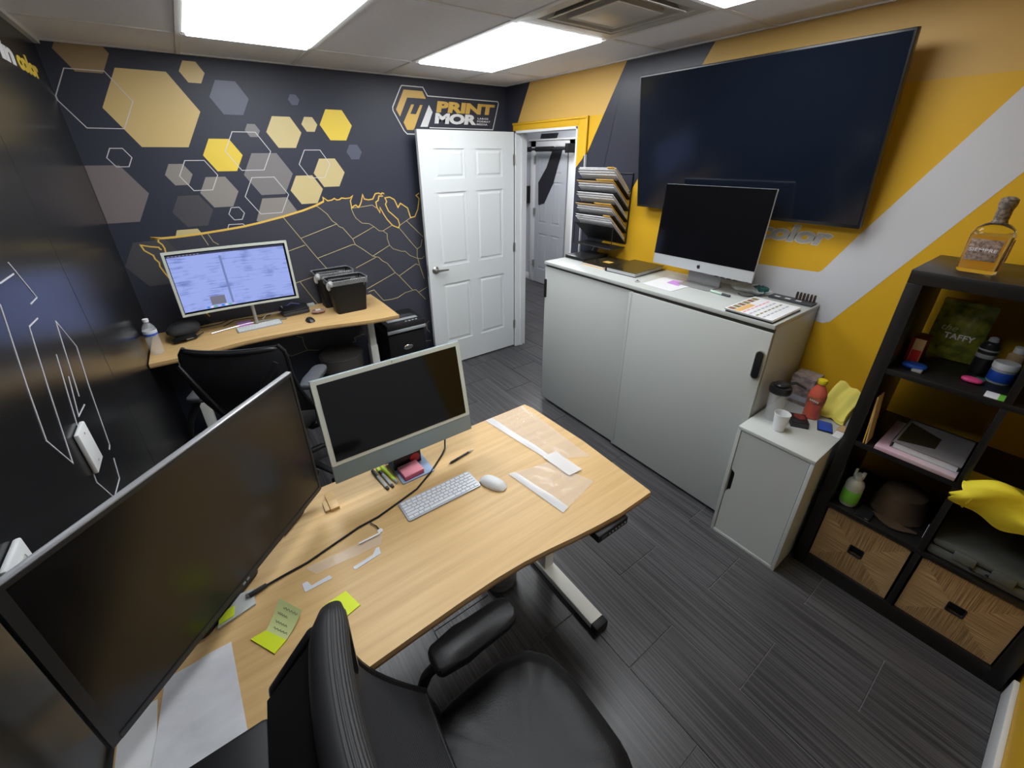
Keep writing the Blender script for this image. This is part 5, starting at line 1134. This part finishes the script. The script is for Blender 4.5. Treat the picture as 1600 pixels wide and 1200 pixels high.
# waste bins with liners
def bin_(label, loc, rz):
    t = root('waste_bin', label, 'waste bin', loc, rz, group='black bins on the far desk')
    h_ = .245; S_ = []
    def sec(zz, k, r_): return [(p[0]*k, p[1]*k, zz) for p in rrect(-.135, .135, -.088, .088, r_, 4)]
    m = MB(); tb = bmesh.new(); L_ = [sec(0, .79, .03), sec(h_*.9, .97, .03), sec(h_*.9, 1.0, .03), sec(h_, 1.01, .03), sec(h_, .97, .03), sec(.01, .76, .03)]
    R_ = [[tb.verts.new(p) for p in s_] for s_ in L_]; n = len(R_[0])
    for i in range(len(R_)-1):
        for j in range(n): tb.faces.new((R_[i][j], R_[i][(j+1) % n], R_[i+1][(j+1) % n], R_[i+1][j]))
    tb.faces.new(R_[0][::-1]); tb.faces.new(R_[-1]); bmesh.ops.recalc_face_normals(tb, faces=tb.faces); m._merge(tb); m.build('bin', BLKP, t)
    m = MB(); tb = bmesh.new(); random.seed(5); base = rrect(-.137, .137, -.090, .090, .03, 8); n = len(base)
    L_ = []
    for zz, k, w_ in ((h_-.035, 1.03, .008), (h_-.02, 1.04, .008), (h_+.004, 1.04, .003), (h_+.006, 1.0, .002), (h_-.02, .93, .006), (h_-.05, .91, .01)):
        L_.append([(p[0]*k+random.uniform(-.3, .3)*w_, p[1]*k+random.uniform(-.3, .3)*w_, zz+random.uniform(-1, 1)*w_) for p in base])
    R_ = [[tb.verts.new(p) for p in s_] for s_ in L_]
    for i in range(len(R_)-1):
        for j in range(n): tb.faces.new((R_[i][j], R_[i][(j+1) % n], R_[i+1][(j+1) % n], R_[i+1][j]))
    m._merge(tb); 
    m.build('liner', mat('clear_liner', (.75, .77, .78), .2, alpha=.2, spec=.7, bump=.8, bscale=(60, 60, 60), bdist=.006), t, sharp=15)
    k2 = MB(); k2.ell((-.125, -.075, h_-.012), .020, .018, .022, n=10, m=7); k2.ell((-.135, -.05, h_-.035), .016, .018, .03, n=9, m=7); k2.build('liner_knot', mat('bunched_liner', (.72, .73, .74), .3, alpha=.7, bump=.9, bscale=(70, 70, 70), bdist=.008), t, sharp=15)
bin_('black waste bin with a clear liner, nearest on the far desk', (-1.680, -.294, zb), .0)
bin_('black waste bin standing behind the other one on the far desk', (-1.715, -.096, zb), .0); bpy.data.objects['waste_bin.001'].scale = (1, 1, 1.07)

# ------------------------------------------------------------------ floor things at the back
r = root('paper_shredder', 'black paper shredder on the floor between far desk and door', 'shredder', (-1.275, -.175, 0))
MB().box(-.16, .165, -.155, .155, .02, .53, bev=.012).build('bin', BLKP, r)
MB().box(-.170, .175, -.165, .165, .535, .625, bev=.016).build('head', BLKS, r)
MB().box(-.12, .12, -.03, .03, .621, .628, bev=.002).build('feed_slot', DKGR, r)
for k in range(4): MB().box(.0+.03*k, .018+.03*k, -.150, -.135, .621, .628, bev=.001).build('button', GREYPL, r)
MB().box(-.165, .17, -.170, -.160, .548, .575, bev=.003).build('front_trim', GREYPL, r)
MB().box(-.13, .13, -.10, -.055, .623, .629, bev=.002).build('silver_strip', GREYPL, r)
m = MB(); m.ell((.0, -.157, .40), .042, .006, .022); m.build('badge', CHROME, r)
for sx in (-.12, .12):
    for sy in (-.11, .11): MB().tube([(sx-.01, sy, .018), (sx+.01, sy, .018)], .018, n=12).build('caster', BLKP, r)
r = root('round_stool', 'low round stool with a grey padded seat under the far desk', 'stool', (-1.79, -.20, 0))
MB().lathe([(0, .315), (.150, .315), (.160, .325), (.162, .42), (.155, .445), (.14, .452), (0, .448)], n=40).build('seat', STOOLM, r)
MB().tube([(.163*math.cos(q*math.pi/20), .163*math.sin(q*math.pi/20), .436) for q in range(41)], .003, n=6, cap=False).build('piping', mat('stool_piping', (.16, .16, .16), .6), r)
for k in range(4):
    a_ = math.pi/4+k*math.pi/2; MB().tube([(.10*math.cos(a_), .10*math.sin(a_), .315), (.15*math.cos(a_), .15*math.sin(a_), 0)], .010, n=10).build('leg', BLKS, r)
r = root('backpack', 'black bag slumped on the floor by the left wall', 'bag', (-2.66, -1.38, 0), rz=.3)
def bagf2(u, v):
    a = 2*math.pi*u; p = math.pi*(v-.5); k = 1+.09*math.sin(4*a+1)+.06*math.sin(9*a+4*v)
    return (.16*math.cos(a)*math.cos(p)*k, .13*math.sin(a)*math.cos(p)*k, .115+.11*math.sin(p)*k)
blob(bagf2, 30, 16).build('body', LUM, r, sharp=60)
blob(lambda u, v: (bagf2(u, v)[0]*.5+.07, bagf2(u, v)[1]*.6-.06, bagf2(u, v)[2]*.62+.0), 20, 12).build('pocket', BLKP, r, sharp=60)
MB().tube([(-.08, 0, .20), (-.03, .03, .27), (.04, .02, .26), (.07, -.02, .20)], .010, n=8, flat=.5).build('strap', BLKP, r)
r = root('waste_basket', 'round smoky see-through waste basket under the near desk', 'waste basket', (-1.700, -2.275, 0))
MB().lathe([(0, 0), (.080, 0), (.084, .004), (.100, .245), (.104, .25), (.100, .252), (.096, .245), (.081, .008), (0, .008)], n=36).build('bin', mat('smoked_plastic', (.20, .20, .205), .2, alpha=.6, spec=.7), r)
MB().lathe([(0, .01), (.06, .01), (.07, .05), (.05, .09), (0, .10)], n=12, sx=.9).build('crumpled_paper', PAPERC, r)

# ------------------------------------------------------------------ office chairs
def office_chair(label, loc, rz, pad_m, seat_m, hw_top=.300, ridged=True, arm_z=.655, arm_y=.252, spar=True, lift=0.0):
    t = root('office_chair', label, 'chair', loc, rz)
    # seat, local +x forward
    tb = bmesh.new(); N_ = 48; prof = [(0, .485), (.5, .487), (.8, .484), (.93, .474), (1.0, .452), (1.0, .425), (.95, .405), (0, .40)]
    def sup(a, k):
        c, s_ = math.cos(a), math.sin(a); e = .62
        x = math.copysign(abs(c)**e, c)*.235; y = math.copysign(abs(s_)**e, s_)*.238
        return x*k, y*k
    R_ = []
    for k, zz in prof:
        if k == 0: R_.append([tb.verts.new((0, 0, zz-.012))]); continue
        row = []
        for i in range(N_):
            a = 2*math.pi*i/N_; x, y = sup(a, k); dz = -.020*max(0, x/.235-.55)**1.5*2 + .008*(abs(y)/.238)**2 + .0025*math.sin(14*a)*(k > .6)
            row.append(tb.verts.new((x, y, zz+dz-(.012*(1-k)))))
        R_.append(row)
    for i in range(len(R_)-1):
        A_, B_ = R_[i], R_[i+1]
        for j in range(N_):
            k2 = (j+1) % N_
            if len(A_) == 1: tb.faces.new((A_[0], B_[j], B_[k2]))
            elif len(B_) == 1: tb.faces.new((A_[k2], A_[j], B_[0]))
            else: tb.faces.new((A_[j], B_[j], B_[k2], A_[k2]))
    bmesh.ops.recalc_face_normals(tb, faces=tb.faces); m = MB(); m._merge(tb); m.build('seat', seat_m, t, sharp=70)
    MB().box(-.17, .15, -.16, .16, .375, .404, bev=.01).build('seat_pan', BLKP, t)
    # backrest surface
    def bp(u, v):   # u -1..1 across, v 0..1 up
        zz = .53+.462*v
        x = -.155-.145*math.sin(min(1, v*1.35)*math.pi/2)-.012*v
        hw_ = .262+(hw_top-.262)*min(1, v*1.6) - .03*max(0, (v-.88)/.12)**2
        x -= .045*(1-u*u)*(.3+.7*v)
        return Vector((x, u*hw_, zz))
    MB().sheet(lambda u, v: bp(2*u-1, v), 30, 22, .010).build('backrest', MESHF, t, sharp=80)
    # rim frame around it
    rim = [bp(-1, v/14) for v in range(15)]; rimr = [bp(1, v/14) for v in range(15)]; bot = [bp(-1+2*k/14, 0) for k in range(15)]
    m = MB(); m.tube(rim, .010, n=10); m.tube(rimr, .010, n=10); m.tube(bot, .008, n=10); m.build('backrest_rim', BLKP, t)
    top = [bp(-1.0+2.0*k/20, .985)+Vector((0, (.022 if ridged else 0)*(k/10-1), .008)) for k in range(21)]
    m = MB()
    tb = bmesh.new(); rows_ = []; NS = 170 if ridged else 16
    for i, p in enumerate(top):
        q = i/20; fall = (.62+.38*min(1, math.sin(math.pi*q)*3.5)**.6)*(1 if ridged else .38)
        row = []
        for j in range(NS):
            a = 2*math.pi*j/NS; rd = 1+(.022*math.cos(34*a) if (ridged and math.sin(a) > -.35 and math.cos(a) > .05) else 0)
            row.append(tb.verts.new(p+Vector((math.cos(a)*.038*rd*fall, 0, math.sin(a)*.034*rd*fall-.004-(1-fall)*.02))))
        rows_.append(row)
    for i in range(20):
        for j in range(NS): tb.faces.new((rows_[i][j], rows_[i][(j+1) % NS], rows_[i+1][(j+1) % NS], rows_[i+1][j]))
    tb.faces.new(rows_[0][::-1]); tb.faces.new(rows_[-1]); bmesh.ops.recalc_face_normals(tb, faces=tb.faces); m._merge(tb)
    m.build('headband', RIDGE if ridged else BLKS, t, sharp=80)
    # rear support
    m = MB()
    for s_ in (-1, 1): m.tube([(-.20, .05*s_, .40), (-.30, .07*s_, .50), (-.385, .10*s_, .68), (-.40, .16*s_, .84), (-.375, .22*s_, .93)], [.022, .02, .018, .017, .012], n=10, flat=.6)
    m.tube([(-.12, 0, .385), (-.20, 0, .395), (-.24, 0, .43)], [.03, .032, .03], n=10, flat=.7)
    m.build('back_frame', BLKS, t)
    if spar:
        MB().sheet(lambda u, v: (-.345-.11*v-.02*math.sin(math.pi*u), -.255+.51*u, .985-.10*v), 10, 4, .012).build('rear_shell', BLKP, t)
        MB().tube([(-.445, .255, .87), (-.445, -.26, .87)], .012, n=14).build('hinge_bar', BLKS, t)
        for s_ in (-1, 1): MB().prism([(-.285, .995), (-.29, .80), (-.33, .62), (-.40, .64), (-.455, .83), (-.455, .89), (-.36, .99)], .270*s_-.010, .270*s_+.010, lambda u, v, w_: (u, w_, v), bev=.006).build('side_bracket', BLKS, t)
        MB().box(-.61, -.460, -.20, .235, .845, .885, bev=.012).build('lumbar_bracket', BLKP, t)
        m = MB(); m.tube([(-.43, .10, .87), (-.37, .12, .84), (-.35, .12, .76)], .016, n=8, flat=.6); m.tube([(-.43, -.10, .87), (-.37, -.12, .84), (-.35, -.12, .76)], .016, n=8, flat=.6); m.build('link_arm', DKGR, t)
    # armrests
    for s_ in (-1, 1):
        if isinstance(arm_y, tuple): y, xo = (arm_y[0] if s_ > 0 else -arm_y[1]), (arm_y[2] if s_ > 0 else 0)
        else: y, xo = arm_y*s_, 0
        m = MB()
        m.tube([(-.08, .12*s_, .388), (-.14, y-.0*s_, .395), (-.165+xo, y+.055*s_, .43), (-.13+xo, y+.045*s_, .53), (-.06+xo, y+.012*s_, arm_z-.028)], [.022, .026, .028, .028, .03], n=12, flat=.5)
        sp = m.build('arm_support', BLKP, t)
        m = MB(); m.prism([(-.128, -.030), (-.115, -.043), (-.04, -.047), (.09, -.046), (.125, -.038), (.14, -.015), (.14, .015), (.125, .036), (.09, .044), (-.04, .045), (-.115, .04), (-.128, .026)], arm_z-.026, arm_z+.008, lambda u, v, w_, xo=xo, y=y: (u+xo, y+v, w_), bev=.011)
        m.build('arm_pad', pad_m, t, sharp=60)
        MB().prism([(-.10, -.03), (.10, -.03), (.10, .03), (-.10, .03)], arm_z-.036, arm_z-.0255, lambda u, v, w_, xo=xo, y=y: (u+xo, y+v, w_)).build('pad_plate', DKGR, t)
    # column and base
    MB().lathe([(0, .10), (.028, .10), (.028, .24), (.018, .245), (.018, .38), (0, .38)], n=20).build('gas_column', BLKS, t)
    for k in range(5):
        a = k*2*math.pi/5+.5; c_, s_ = math.cos(a), math.sin(a)
        lg = MB().tube([(.02*c_, .02*s_, .115), (.16*c_, .16*s_, .105), (.30*c_, .30*s_, .075)], [.026, .022, .015], n=10, flat=.8).build('base_leg', BLKP, t)
        m = MB(); px, py = .30*c_, .30*s_
        for q in (-.014, .014): m.tube([(px-s_*(q-.009), py+c_*(q-.009), .028), (px-s_*(q+.009), py+c_*(q+.009), .028)], .0275, n=16)
        m.tube([(px, py, .03), (px, py, .075)], .010, n=8); m.build('caster', BLKP, lg)
    if lift:
        for c in t.children:
            if c.name.split('.')[0] in ('base_leg', 'gas_column'): continue
            c.location.z += lift
    return t
office_chair('black leather seat office chair in the foreground with a ridged mesh back', (-2.118, -3.02, 0), 0, LEATH, LEATH)
office_chair('black mesh office chair at the far desk with grey arm pads', (-2.315, -.90, 0), math.radians(59), GRPAD, LUM, hw_top=.245, ridged=False, arm_z=.655, arm_y=(.335, .215, -.09), spar=False, lift=.045)
